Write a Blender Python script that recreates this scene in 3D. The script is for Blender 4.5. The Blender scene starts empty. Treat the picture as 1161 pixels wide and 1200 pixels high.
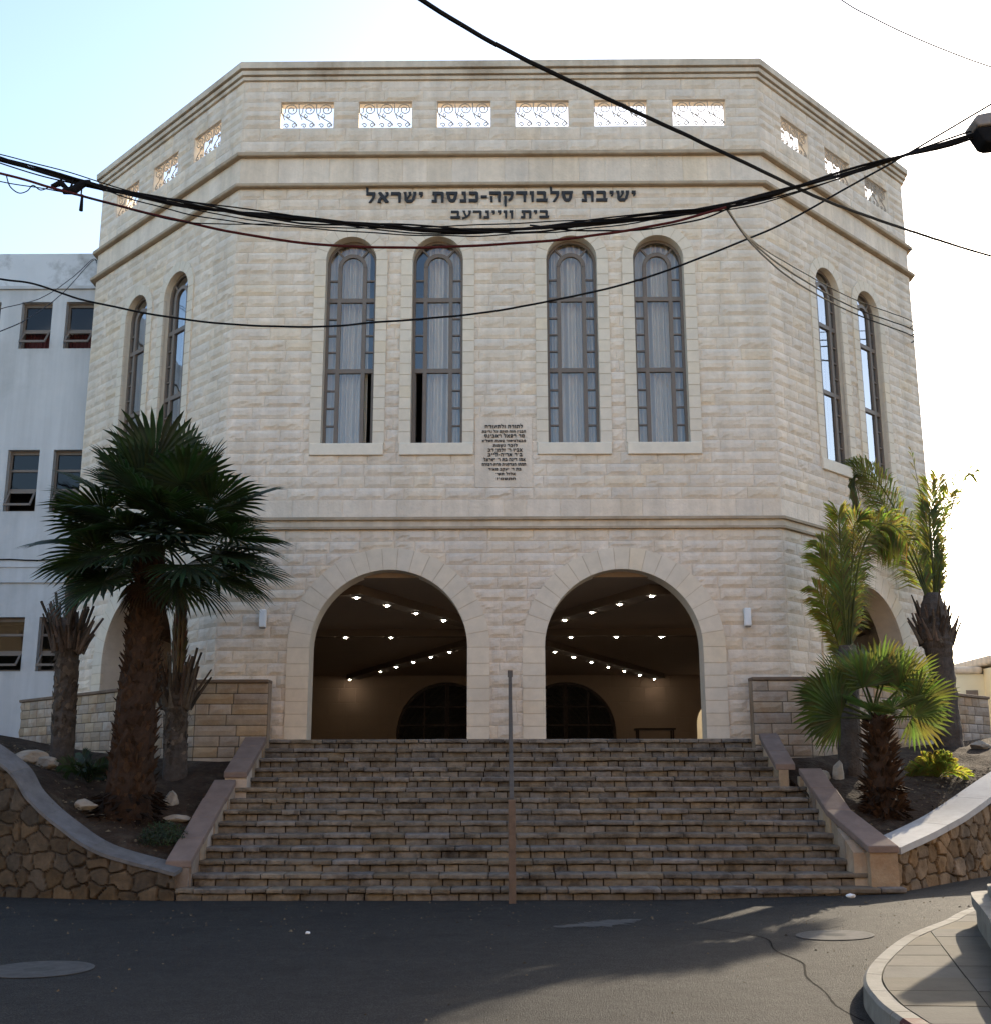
import bpy, bmesh, math, random
from mathutils import Vector, Matrix, noise
random.seed(7)
R = math.radians
sc = bpy.context.scene
COL = sc.collection

# ------------------------------------------------------------------ camera
cam = bpy.data.cameras.new("camera")
cam.sensor_fit = 'HORIZONTAL'; cam.sensor_width = 36
cam.lens = 36 * 1364.5 / 1161
cam.clip_start = 0.1; cam.clip_end = 2000
camo = bpy.data.objects.new("camera", cam); COL.objects.link(camo)
camo.rotation_mode = 'QUATERNION'
_q = Matrix.Rotation(-0.0086 * -1, 4, 'Z') @ Matrix.Rotation(math.pi / 2 + 0.2255, 4, 'X') @ Matrix.Rotation(-0.0019, 4, 'Z')
camo.matrix_world = Matrix.Translation((0.065, -19.35, 1.47)) @ _q
sc.camera = camo

# ------------------------------------------------------------------ light
SUN_AZ, SUN_EL = R(32.5), R(21.0)          # azimuth to the right of straight ahead (+Y)
sunv = Vector((math.sin(SUN_AZ) * math.cos(SUN_EL), math.cos(SUN_AZ) * math.cos(SUN_EL), math.sin(SUN_EL)))
sl = bpy.data.lights.new("sun", 'SUN'); sl.energy = 2.3; sl.angle = R(0.5); sl.color = (1.0, 0.85, 0.64)
so = bpy.data.objects.new("sun", sl); COL.objects.link(so)
so.rotation_euler = sunv.to_track_quat('Z', 'Y').to_euler()
w = bpy.data.worlds.new("World"); sc.world = w; w.use_nodes = True
nt = w.node_tree
bg = nt.nodes['Background']; bg.inputs[1].default_value = 0.112
sky = nt.nodes.new('ShaderNodeTexSky'); sky.sky_type = 'NISHITA'; sky.sun_disc = False
sky.sun_elevation = SUN_EL; sky.sun_rotation = SUN_AZ
sky.dust_density = 1.5; sky.air_density = 1.0; sky.ozone_density = 1.2
nt.links.new(sky.outputs[0], bg.inputs[0])
sc.view_settings.view_transform = 'Standard'; sc.view_settings.look = 'None'
sc.view_settings.exposure = 1.9; sc.view_settings.gamma = 1.0
sc.render.engine = 'CYCLES'
sc.cycles.use_denoising = True
sc.cycles.max_bounces = 8; sc.cycles.diffuse_bounces = 4
sc.cycles.transparent_max_bounces = 16

# ------------------------------------------------------------------ materials
def newmat(name):
    m = bpy.data.materials.new(name); m.use_nodes = True
    n = m.node_tree; b = n.nodes['Principled BSDF']
    return m, n, b

def surf(name, col, rough=0.85, var=0.25, scale=3.0, bump=0.3, bscale=40.0, bdist=0.01, tint=False, spec=0.3, stain=None, stain_scale=0.6, metal=0.0, coords='Object'):
    """A real surface: base colour broken up by two noises (and the stone's own tint), with a bumpy micro relief."""
    m, n, b = newmat(name); N = n.nodes; L = n.links
    b.inputs['Roughness'].default_value = rough
    b.inputs['Specular IOR Level'].default_value = spec
    b.inputs['Metallic'].default_value = metal
    geo = N.new('ShaderNodeNewGeometry'); pos = geo.outputs['Position']
    t1 = N.new('ShaderNodeTexNoise'); t1.inputs['Scale'].default_value = scale; t1.inputs['Detail'].default_value = 6; t1.inputs['Roughness'].default_value = 0.65
    L.new(pos, t1.inputs['Vector'])
    rp = N.new('ShaderNodeMapRange'); rp.inputs[1].default_value = 0.25; rp.inputs[2].default_value = 0.75
    rp.inputs[3].default_value = 1 - var; rp.inputs[4].default_value = 1 + var
    L.new(t1.outputs['Fac'], rp.inputs[0])
    mx = N.new('ShaderNodeMix'); mx.data_type = 'RGBA'; mx.blend_type = 'MULTIPLY'; mx.inputs[0].default_value = 1
    mx.inputs[6].default_value = (*col, 1); L.new(rp.outputs[0], mx.inputs[7])
    out = mx.outputs[2]
    if stain:
        t3 = N.new('ShaderNodeTexNoise'); t3.inputs['Scale'].default_value = stain_scale; t3.inputs['Detail'].default_value = 8; t3.inputs['Roughness'].default_value = 0.7
        L.new(pos, t3.inputs['Vector'])
        r3 = N.new('ShaderNodeMapRange'); r3.inputs[1].default_value = 0.5; r3.inputs[2].default_value = 0.72; L.new(t3.outputs['Fac'], r3.inputs[0])
        m3 = N.new('ShaderNodeMix'); m3.data_type = 'RGBA'; L.new(r3.outputs[0], m3.inputs[0]); L.new(out, m3.inputs[6]); m3.inputs[7].default_value = (*stain, 1)
        out = m3.outputs[2]
    if tint:
        at = N.new('ShaderNodeAttribute'); at.attribute_name = 'tint'
        m2 = N.new('ShaderNodeMix'); m2.data_type = 'RGBA'; m2.blend_type = 'MULTIPLY'; m2.inputs[0].default_value = 1
        L.new(out, m2.inputs[6]); L.new(at.outputs['Color'], m2.inputs[7]); out = m2.outputs[2]
    L.new(out, b.inputs['Base Color'])
    if bump:
        t2 = N.new('ShaderNodeTexNoise'); t2.inputs['Scale'].default_value = bscale; t2.inputs['Detail'].default_value = 5
        L.new(pos, t2.inputs['Vector'])
        bp = N.new('ShaderNodeBump'); bp.inputs['Strength'].default_value = bump; bp.inputs['Distance'].default_value = bdist
        L.new(t2.outputs['Fac'], bp.inputs['Height']); L.new(bp.outputs[0], b.inputs['Normal'])
    return m

def emit(name, col, s):
    m, n, b = newmat(name)
    b.inputs['Base Color'].default_value = (0.8, 0.8, 0.8, 1)
    b.inputs['Emission Color'].default_value = (*col, 1); b.inputs['Emission Strength'].default_value = s
    return m

def glassmat(name, tintc=(0.85, 0.9, 0.95), base=0.06, rough=0.02, mult=1.7):
    m, n, b = newmat(name); N = n.nodes; L = n.links
    N.remove(b)
    o = N['Material Output']
    tr = N.new('ShaderNodeBsdfTransparent'); tr.inputs[0].default_value = (*tintc, 1)
    gl = N.new('ShaderNodeBsdfGlossy'); gl.inputs['Roughness'].default_value = rough; gl.inputs[0].default_value = (0.95, 0.97, 1, 1)
    fr = N.new('ShaderNodeFresnel'); fr.inputs[0].default_value = 1.5
    ad = N.new('ShaderNodeMath'); ad.operation = 'MULTIPLY_ADD'; ad.inputs[1].default_value = mult; ad.inputs[2].default_value = base
    ad.use_clamp = True
    ge = N.new('ShaderNodeNewGeometry'); tn = N.new('ShaderNodeTexNoise'); tn.inputs['Scale'].default_value = 1.3; L.new(ge.outputs['Position'], tn.inputs['Vector'])
    bp = N.new('ShaderNodeBump'); bp.inputs['Strength'].default_value = 0.08; bp.inputs['Distance'].default_value = 0.05; L.new(tn.outputs['Fac'], bp.inputs['Height'])
    L.new(bp.outputs[0], gl.inputs['Normal'])
    L.new(fr.outputs[0], ad.inputs[0])
    mx = N.new('ShaderNodeMixShader'); L.new(ad.outputs[0], mx.inputs[0]); L.new(tr.outputs[0], mx.inputs[1]); L.new(gl.outputs[0], mx.inputs[2])
    L.new(mx.outputs[0], o.inputs[0])
    return m

def leafmat(name, col, tcol, tr=0.45, rough=0.5, var=0.4):
    m, n, b = newmat(name); N = n.nodes; L = n.links
    o = N['Material Output']
    ge = N.new('ShaderNodeNewGeometry'); tn = N.new('ShaderNodeTexNoise'); tn.inputs['Scale'].default_value = 4; L.new(ge.outputs['Position'], tn.inputs['Vector'])
    at = N.new('ShaderNodeAttribute'); at.attribute_name = 'tint'
    def tintd(c):
        rp = N.new('ShaderNodeMapRange'); rp.inputs[1].default_value = .3; rp.inputs[2].default_value = .7; rp.inputs[3].default_value = 1 - var; rp.inputs[4].default_value = 1 + var
        L.new(tn.outputs['Fac'], rp.inputs[0])
        mx = N.new('ShaderNodeMix'); mx.data_type = 'RGBA'; mx.blend_type = 'MULTIPLY'; mx.inputs[0].default_value = 1; mx.inputs[6].default_value = (*c, 1); L.new(rp.outputs[0], mx.inputs[7])
        m2 = N.new('ShaderNodeMix'); m2.data_type = 'RGBA'; m2.blend_type = 'MULTIPLY'; m2.inputs[0].default_value = 1; L.new(mx.outputs[2], m2.inputs[6]); L.new(at.outputs['Color'], m2.inputs[7])
        return m2.outputs[2]
    L.new(tintd(col), b.inputs['Base Color']); b.inputs['Roughness'].default_value = rough; b.inputs['Specular IOR Level'].default_value = 0.35
    tl = N.new('ShaderNodeBsdfTranslucent'); L.new(tintd(tcol), tl.inputs[0])
    mx = N.new('ShaderNodeMixShader'); mx.inputs[0].default_value = tr; L.new(b.outputs[0], mx.inputs[1]); L.new(tl.outputs[0], mx.inputs[2]); L.new(mx.outputs[0], o.inputs[0])
    return m

def streaks(m, lo=.86, hi=1.05):
    n = m.node_tree; N = n.nodes; L = n.links; b = N['Principled BSDF']; src = b.inputs['Base Color'].links[0].from_socket
    g = N.new('ShaderNodeNewGeometry'); mp = N.new('ShaderNodeMapping'); mp.inputs['Scale'].default_value = (3.2, 3.2, .22); L.new(g.outputs['Position'], mp.inputs['Vector'])
    t = N.new('ShaderNodeTexNoise'); t.inputs['Scale'].default_value = 1.0; t.inputs['Detail'].default_value = 7; t.inputs['Roughness'].default_value = .6; L.new(mp.outputs[0], t.inputs['Vector'])
    r = N.new('ShaderNodeMapRange'); r.inputs[1].default_value = .35; r.inputs[2].default_value = .62; r.inputs[3].default_value = hi; r.inputs[4].default_value = lo; L.new(t.outputs['Fac'], r.inputs[0])
    x = N.new('ShaderNodeMix'); x.data_type = 'RGBA'; x.blend_type = 'MULTIPLY'; x.inputs[0].default_value = 1; L.new(src, x.inputs[6]); L.new(r.outputs[0], x.inputs[7]); L.new(x.outputs[2], b.inputs['Base Color'])
    return m
M = {}
M['stone'] = surf('cream limestone', (0.69, 0.582, 0.468), 0.9, 0.10, 6, 0.6, 22, 0.02, tint=True, spec=0.2)
streaks(M['stone'], .88, 1.05)
M['smooth'] = surf('dressed limestone', (0.66, 0.57, 0.455), 0.85, 0.09, 6, 0.2, 60, 0.004, tint=True, spec=0.2)
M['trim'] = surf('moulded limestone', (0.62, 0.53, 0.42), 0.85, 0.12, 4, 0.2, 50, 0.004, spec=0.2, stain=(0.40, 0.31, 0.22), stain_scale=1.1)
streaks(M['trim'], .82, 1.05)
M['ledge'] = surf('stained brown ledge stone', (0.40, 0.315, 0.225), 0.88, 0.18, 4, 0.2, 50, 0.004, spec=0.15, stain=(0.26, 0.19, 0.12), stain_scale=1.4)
M['plaster'] = surf('white plaster', (0.52, 0.52, 0.52), 0.9, 0.06, 1.3, 0.25, 30, 0.004, spec=0.15, stain=(0.43, 0.43, 0.425), stain_scale=0.5)
streaks(M['plaster'], .88, 1.04)
M['plaster_grey'] = surf('grey parapet render', (0.55, 0.56, 0.57), 0.9, 0.08, 1.3, 0.2, 30, 0.004, spec=0.15, stain=(0.16, 0.15, 0.14), stain_scale=0.9)
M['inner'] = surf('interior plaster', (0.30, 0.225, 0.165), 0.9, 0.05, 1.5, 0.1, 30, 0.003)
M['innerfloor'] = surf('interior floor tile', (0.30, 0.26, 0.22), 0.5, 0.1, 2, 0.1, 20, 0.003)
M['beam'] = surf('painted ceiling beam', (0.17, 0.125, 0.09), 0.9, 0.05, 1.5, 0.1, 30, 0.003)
M['dark'] = surf('dark room lining', (0.06, 0.055, 0.05), 0.9, 0.1, 2, 0)
M['alu'] = surf('brown window metal', (0.15, 0.115, 0.09), 0.55, 0.1, 8, 0.05, 80, 0.001, spec=0.5)
M['wood'] = surf('dark brown joinery', (0.035, 0.02, 0.014), 0.5, 0.2, 8, 0.1, 60, 0.002)
M['glass'] = glassmat('window glass', (.93, .92, .9), base=0.015)
M['wingglass'] = glassmat('dim window glass', (.3, .32, .36), base=0.0, mult=.6)
M['sideglass'] = glassmat('tinted glass', (0.5, 0.55, 0.6), base=0.2)
M['darkglass'] = surf('dark door glass', (0.02, 0.018, 0.017), 0.45, 0.2, 3, 0.0, spec=0.2)
M['curtain'] = surf('grey curtain cloth', (0.64, 0.58, 0.49), 0.95, 0.06, 5, 0.1, 90, 0.002)
M['redcurtain'] = surf('dark red curtain cloth', (0.10, 0.03, 0.03), 0.95, 0.1, 5, 0.1, 90, 0.002)
M['step'] = surf('weathered step stone', (0.18, 0.150, 0.120), 0.92, 0.4, 8, 1.0, 35, 0.012, tint=True, spec=0.15, stain=(0.05, 0.038, 0.03), stain_scale=2.6)
M['mortar'] = surf('dark mortar', (0.045, 0.036, 0.028), 0.95, 0.3, 9, 0.5, 50, 0.006)
M['brick'] = surf('tan stone block', (0.37, 0.29, 0.215), 0.92, 0.2, 6, 0.7, 35, 0.012, tint=True, spec=0.15, stain=(0.26, 0.15, 0.08), stain_scale=0.7)
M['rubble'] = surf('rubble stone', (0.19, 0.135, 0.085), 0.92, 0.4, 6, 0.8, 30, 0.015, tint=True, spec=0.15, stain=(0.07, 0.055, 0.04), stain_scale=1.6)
M['shaderubble'] = surf('shaded rubble stone', (0.105, 0.074, 0.047), 0.92, 0.4, 6, 0.8, 30, 0.015, tint=True, spec=0.15, stain=(0.05, 0.04, 0.03), stain_scale=1.6)  # rubble copy with the left wall's dimmer light put into its colour
M['pink'] = surf('pink coping stone', (0.20, 0.145, 0.12), 0.9, 0.22, 4, 0.4, 40, 0.006, spec=0.25)
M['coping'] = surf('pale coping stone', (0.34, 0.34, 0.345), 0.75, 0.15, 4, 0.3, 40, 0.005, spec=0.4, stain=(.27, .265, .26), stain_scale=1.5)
M['darkcoping'] = surf('dark grey coping stone', (0.155, 0.145, 0.14), 0.9, 0.25, 5, 0.6, 30, 0.01, tint=True, spec=0.15, stain=(.10, .09, .085), stain_scale=2)  # darker grey stone for the left coping
M['browncap'] = surf('dark wall cap', (0.17, 0.12, 0.085), 0.9, 0.25, 6, 0.5, 35, 0.008)
M['tarcrack'] = surf('dark tar crack', (0.006, 0.006, 0.006), 0.95, 0.2, 9, 0, spec=0.05)
M['soil'] = surf('planter soil', (0.048, 0.032, 0.022), 0.98, 0.45, 5, 0.9, 22, 0.03, spec=0.1, stain=(0.09, 0.07, 0.05), stain_scale=3)
M['rock'] = surf('field rock', (0.33, 0.28, 0.22), 0.95, 0.3, 5, 0.8, 18, 0.02, spec=0.15)
M['grit'] = surf('grit and dry leaf litter', (0.12, 0.10, 0.075), 0.95, 0.3, 20, 0.0, tint=True, spec=0.1)
M['rust'] = surf('brown painted metal', (0.13, 0.085, 0.06), 0.6, 0.25, 12, 0.2, 60, 0.002, spec=0.4)
M['railmetal'] = surf('worn brown grey rail paint', (0.085, 0.068, 0.056), 0.6, 0.25, 12, 0.2, 60, 0.002, spec=0.3)
M['galv'] = surf('grey metal', (0.17, 0.15, 0.135), 0.5, 0.15, 12, 0.1, 60, 0.002, spec=0.5)
M['black'] = surf('black cable sheath', (0.012, 0.012, 0.013), 0.95, 0.2, 20, 0.0, spec=0.03)
M['redcable'] = surf('red brown cable sheath', (0.07, 0.018, 0.018), 0.95, 0.2, 20, 0.0, spec=0.03)
M['greycable'] = surf('grey cable sheath', (0.05, 0.052, 0.058), 0.95, 0.2, 20, 0.0, spec=0.03)
M['letter'] = surf('black cut metal', (0.014, 0.012, 0.012), 0.55, 0.2, 10, 0.05, 60, 0.001, spec=0.4)
M['iron'] = surf('painted scroll iron', (0.34, 0.285, 0.225), 0.6, 0.15, 12, 0.1, 60, 0.001, spec=0.3)
M['white'] = surf('white painted metal', (0.72, 0.73, 0.74), 0.5, 0.06, 9, 0.05, 60, 0.001, spec=0.4)
M['paper'] = surf('white paper', (0.8, 0.8, 0.8), 0.8, 0.05, 9, 0.2, 30, 0.004)
M['kerb'] = surf('kerb stone', (0.21, 0.20, 0.175), 0.85, 0.2, 5, 0.4, 40, 0.006, spec=0.15, stain=(0.12, 0.11, 0.09), stain_scale=2)
M['redpaint'] = surf('worn red kerb paint', (0.07, 0.018, 0.016), 0.8, 0.3, 8, 0.4, 40, 0.004, stain=(0.13, 0.12, 0.105), stain_scale=5)
M['slab'] = surf('paving slab', (0.11, 0.099, 0.08), 0.9, 0.2, 4, 0.4, 45, 0.006, tint=True, spec=0.15, stain=(0.10, 0.09, 0.075), stain_scale=1.5)
M['blockwall'] = surf('added bounce block facade', (0.50, 0.385, 0.26), 0.9, 0.08, 1.5, 0.2, 20, 0.005)  # wall colour of the added block that bounces light
M['yellow'] = surf('pale yellow plaster', (0.72, 0.66, 0.48), 0.9, 0.06, 1.5, 0.2, 20, 0.005)
M['trunk'] = surf('palm trunk bark', (0.078, 0.063, 0.053), 0.95, 0.35, 9, 0.9, 30, 0.02, tint=True, spec=0.1)
M['redtrunk'] = surf('fibrous palm trunk', (0.045, 0.027, 0.018), 0.95, 0.4, 9, 0.9, 30, 0.02, tint=True, spec=0.1)
M['fan'] = leafmat('fan palm leaf', (0.022, 0.036, 0.016), (0.05, 0.09, 0.015), 0.22)
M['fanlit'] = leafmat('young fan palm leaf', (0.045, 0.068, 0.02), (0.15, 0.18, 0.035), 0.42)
M['frond'] = leafmat('feather palm leaflet', (0.075, 0.095, 0.025), (0.36, 0.36, 0.06), 0.5)
M['deadleaf'] = leafmat('dry palm frond', (0.16, 0.12, 0.075), (0.2, 0.13, 0.06), 0.2)
M['shrub'] = leafmat('shrub leaf', (0.022, 0.038, 0.014), (0.06, 0.1, 0.02), 0.25)
M['iron_cover'] = surf('cast iron cover', (0.075, 0.075, 0.072), 0.95, 0.25, 14, 0.5, 70, 0.004, spec=0.05)
M['bulb'] = emit('lamp glow', (1.0, 0.84, 0.66), 55)
M['roombulb'] = emit('room lamp glow', (1.0, 0.95, 0.85), 12)

def asphalt():
    m, n, b = newmat('worn asphalt'); N = n.nodes; L = n.links
    ge = N.new('ShaderNodeNewGeometry'); pos = ge.outputs['Position']
    b.inputs['Roughness'].default_value = 0.85; b.inputs['Specular IOR Level'].default_value = 0.3
    big = N.new('ShaderNodeTexNoise'); big.inputs['Scale'].default_value = 0.45; big.inputs['Detail'].default_value = 7; big.inputs['Roughness'].default_value = .7; L.new(pos, big.inputs['Vector'])
    cr = N.new('ShaderNodeValToRGB'); cr.color_ramp.elements[0].position = .3; cr.color_ramp.elements[0].color = (.015, .015, .0155, 1)
    cr.color_ramp.elements[1].position = .75; cr.color_ramp.elements[1].color = (.029, .0282, .0265, 1); L.new(big.outputs['Fac'], cr.inputs[0])
    fine = N.new('ShaderNodeTexVoronoi'); fine.inputs['Scale'].default_value = 70; L.new(pos, fine.inputs['Vector'])
    fr = N.new('ShaderNodeMapRange'); fr.inputs[1].default_value = 0; fr.inputs[2].default_value = .6; fr.inputs[3].default_value = 2.0; fr.inputs[4].default_value = .45; L.new(fine.outputs['Distance'], fr.inputs[0])
    mu = N.new('ShaderNodeMix'); mu.data_type = 'RGBA'; mu.blend_type = 'MULTIPLY'; mu.inputs[0].default_value = 1; L.new(cr.outputs[0], mu.inputs[6]); L.new(fr.outputs[0], mu.inputs[7])
    # pale grit trapped in the surface
    gv = N.new('ShaderNodeTexVoronoi'); gv.inputs['Scale'].default_value = 26; L.new(pos, gv.inputs['Vector'])
    gr = N.new('ShaderNodeMapRange'); gr.inputs[1].default_value = .05; gr.inputs[2].default_value = .1; gr.inputs[3].default_value = 1; gr.inputs[4].default_value = 0; L.new(gv.outputs['Distance'], gr.inputs[0])
    gn = N.new('ShaderNodeTexNoise'); gn.inputs['Scale'].default_value = 2.2; L.new(pos, gn.inputs['Vector'])
    gm = N.new('ShaderNodeMapRange'); gm.inputs[1].default_value = .5; gm.inputs[2].default_value = .7; gm.inputs[3].default_value = 0; gm.inputs[4].default_value = .8; L.new(gn.outputs['Fac'], gm.inputs[0])
    gx = N.new('ShaderNodeMath'); gx.operation = 'MULTIPLY'; L.new(gr.outputs[0], gx.inputs[0]); L.new(gm.outputs[0], gx.inputs[1])
    md = N.new('ShaderNodeTexNoise'); md.inputs['Scale'].default_value = 5.5; md.inputs['Detail'].default_value = 8; md.inputs['Roughness'].default_value = .75; L.new(pos, md.inputs['Vector'])
    mr = N.new('ShaderNodeMapRange'); mr.inputs[1].default_value = .3; mr.inputs[2].default_value = .7; mr.inputs[3].default_value = .55; mr.inputs[4].default_value = 1.5; L.new(md.outputs['Fac'], mr.inputs[0])
    oi = N.new('ShaderNodeTexNoise'); oi.inputs['Scale'].default_value = 1.1; oi.inputs['Detail'].default_value = 3; L.new(pos, oi.inputs['Vector'])
    orr = N.new('ShaderNodeMapRange'); orr.inputs[1].default_value = .58; orr.inputs[2].default_value = .68; orr.inputs[3].default_value = 1.0; orr.inputs[4].default_value = .62; L.new(oi.outputs['Fac'], orr.inputs[0])
    mm_ = N.new('ShaderNodeMath'); mm_.operation = 'MULTIPLY'; L.new(mr.outputs[0], mm_.inputs[0]); L.new(orr.outputs[0], mm_.inputs[1])
    mu2 = N.new('ShaderNodeMix'); mu2.data_type = 'RGBA'; mu2.blend_type = 'MULTIPLY'; mu2.inputs[0].default_value = 1; L.new(mu.outputs[2], mu2.inputs[6]); L.new(mm_.outputs[0], mu2.inputs[7])
    m3 = N.new('ShaderNodeMix'); m3.data_type = 'RGBA'; L.new(gx.outputs[0], m3.inputs[0]); L.new(mu2.outputs[2], m3.inputs[6]); m3.inputs[7].default_value = (.13, .125, .115, 1)
    L.new(m3.outputs[2], b.inputs['Base Color'])
    bn = N.new('ShaderNodeTexNoise'); bn.inputs['Scale'].default_value = 90; bn.inputs['Detail'].default_value = 4; L.new(pos, bn.inputs['Vector'])
    ba = N.new('ShaderNodeMath'); ba.operation = 'MULTIPLY_ADD'; ba.inputs[1].default_value = 3.0; L.new(big.outputs['Fac'], ba.inputs[0]); L.new(bn.outputs['Fac'], ba.inputs[2])
    bp = N.new('ShaderNodeBump'); bp.inputs['Strength'].default_value = 1.0; bp.inputs['Distance'].default_value = .02; L.new(ba.outputs[0], bp.inputs['Height']); L.new(bp.outputs[0], b.inputs['Normal'])
    return m
M['asphalt'] = asphalt()
M['patch'] = surf('worn pale road patch', (0.062, 0.061, 0.06), 0.95, 0.4, 9, 0.5, 60, 0.004)
M['groundmat'] = surf('far ground', (0.16, 0.14, 0.11), 0.95, 0.3, 0.3, 0.4, 6, 0.03)

# ------------------------------------------------------------------ mesh helpers
class MB:
    def __init__(s): s.v = []; s.f = []; s.t = []; s.tint = (1, 1, 1)
    def vert(s, p): s.v.append(tuple(p)); s.t.append(s.tint); return len(s.v) - 1
    def face(s, pts):
        s.f.append([s.vert(p) for p in pts])
    def hexa(s, c):           # 8 corners: bottom 4 ccw, top 4 ccw
        i = [s.vert(p) for p in c]
        for q in ((0, 3, 2, 1), (4, 5, 6, 7), (0, 1, 5, 4), (1, 2, 6, 5), (2, 3, 7, 6), (3, 0, 4, 7)):
            s.f.append([i[k] for k in q])
    def box(s, x0, x1, y0, y1, z0, z1):
        s.hexa([(x0, y0, z0), (x1, y0, z0), (x1, y1, z0), (x0, y1, z0), (x0, y0, z1), (x1, y0, z1), (x1, y1, z1), (x0, y1, z1)])
    def tube(s, pts, r, n=8, caps=True):
        pts = [Vector(p) for p in pts]; rr = r if isinstance(r, (list, tuple)) else [r] * len(pts)
        rings = []; up = None
        for i, p in enumerate(pts):
            d = (pts[min(i + 1, len(pts) - 1)] - pts[max(i - 1, 0)])
            if d.length < 1e-9: d = Vector((0, 0, 1))
            d.normalize()
            if up is None: up = Vector((0, 0, 1)) if abs(d.z) < .9 else Vector((0, 1, 0))
            a = d.cross(up)
            if a.length < 1e-4: a = d.cross(Vector((1, 0, 0)))
            a.normalize(); b = a.cross(d); up = b
            rings.append([s.vert(p + (a * math.cos(2 * math.pi * k / n) + b * math.sin(2 * math.pi * k / n)) * rr[i]) for k in range(n)])
        for i in range(len(rings) - 1):
            for k in range(n):
                s.f.append([rings[i][k], rings[i][(k + 1) % n], rings[i + 1][(k + 1) % n], rings[i + 1][k]])
        if caps:
            s.f.append(rings[0][::-1]); s.f.append(rings[-1])
    def lathe(s, prof, c, n=16):   # prof [(r,z)]
        rings = []
        for r, z in prof:
            rings.append([s.vert((c[0] + r * math.cos(2 * math.pi * k / n), c[1] + r * math.sin(2 * math.pi * k / n), c[2] + z)) for k in range(n)])
        for i in range(len(rings) - 1):
            for k in range(n): s.f.append([rings[i][k], rings[i][(k + 1) % n], rings[i + 1][(k + 1) % n], rings[i + 1][k]])
        s.f.append(rings[0][::-1]); s.f.append(rings[-1])
    def build(s, name, mat, parent=None, smooth=False):
        me = bpy.data.meshes.new(name); me.from_pydata(s.v, [], s.f); me.update()
        ca = me.color_attributes.new('tint', 'FLOAT_COLOR', 'POINT')
        flat = []
        for t in s.t: flat += [t[0], t[1], t[2], 1.0]
        ca.data.foreach_set('color', flat)
        me.materials.append(mat)
        if smooth: me.polygons.foreach_set('use_smooth', [True] * len(me.polygons))
        o = bpy.data.objects.new(name, me); COL.objects.link(o)
        if parent: o.parent = parent
        return o

def tag(o, label=None, cat=None, group=None, kind=None):
    if label: o['label'] = label
    if cat: o['category'] = cat
    if group: o['group'] = group
    if kind: o['kind'] = kind
    return o
def thing(name, label, cat, group=None, loc=(0, 0, 0)):
    o = bpy.data.objects.new(name, None); COL.objects.link(o); o.empty_display_size = .2
    return tag(o, label, cat, group)
def bevel(o, w=0.01, seg=2):
    m = o.modifiers.new('bevel', 'BEVEL'); m.width = w; m.segments = seg; m.limit_method = 'ANGLE'; m.angle_limit = R(40)
    return o
def rnd(a, b): return random.uniform(a, b)
def stone_tint(k=0.10):
    g = 1 + rnd(-k, k); w = rnd(-k, k) * .55
    if random.random() < .08: w += .05
    return (g * (1 + w * .5), g, g * (1 - w))

class Frame:
    """A vertical wall plane: s along it, z up, h outward."""
    def __init__(f, o, u, n): f.o = Vector((o[0], o[1], 0)); f.u = Vector((u[0], u[1], 0)); f.n = Vector((n[0], n[1], 0))
    def __call__(f, s, z, h=0.0):
        p = f.o + f.u * s + f.n * h; return (p.x, p.y, z)
    def box(f, mb, s0, s1, z0, z1, h0, h1):
        mb.hexa([f(s0, z0, h1), f(s1, z0, h1), f(s1, z0, h0), f(s0, z0, h0), f(s0, z1, h1), f(s1, z1, h1), f(s1, z1, h0), f(s0, z1, h0)])
    def ribbon(f, mb, a, b, h0, h1, closed=False):
        """solid between two (s,z) polylines a and b, from depth h0 to h1"""
        n = len(a)
        for i in range(n - 1 if not closed else n):
            j = (i + 1) % n
            mb.hexa([f(*a[i], h1), f(*a[j], h1), f(*a[j], h0), f(*a[i], h0), f(*b[i], h1), f(*b[j], h1), f(*b[j], h0), f(*b[i], h0)])

def archpts(c, hw, z0, zs, n=20, off=0.0, base=None):
    r = hw + off
    pts = [(c - r, z0)]
    k = max(1, int((zs - z0) / .4))
    for i in range(1, k): pts.append((c - r, z0 + (zs - z0) * i / k))
    for i in range(n + 1):
        a = math.pi - math.pi * i / n
        pts.append((c + r * math.cos(a), zs + r * math.sin(a)))
    for i in range(k - 1, 0, -1): pts.append((c + r, z0 + (zs - z0) * i / k))
    pts.append((c + r, z0))
    return pts

def in_open(op, s, z, m=0.0):
    if op[0] == 'arch':
        _, c, hw, z0, zs = op
        if z < z0 - 0.0: return False
        r = hw + m
        if z <= zs: return abs(s - c) <= r
        return (s - c) ** 2 + (z - zs) ** 2 <= r * r
    _, s0, s1, z0, z1 = op
    return s0 - 1e-4 <= s <= s1 + 1e-4 and z0 - 1e-4 <= z <= z1 + 1e-4

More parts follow.
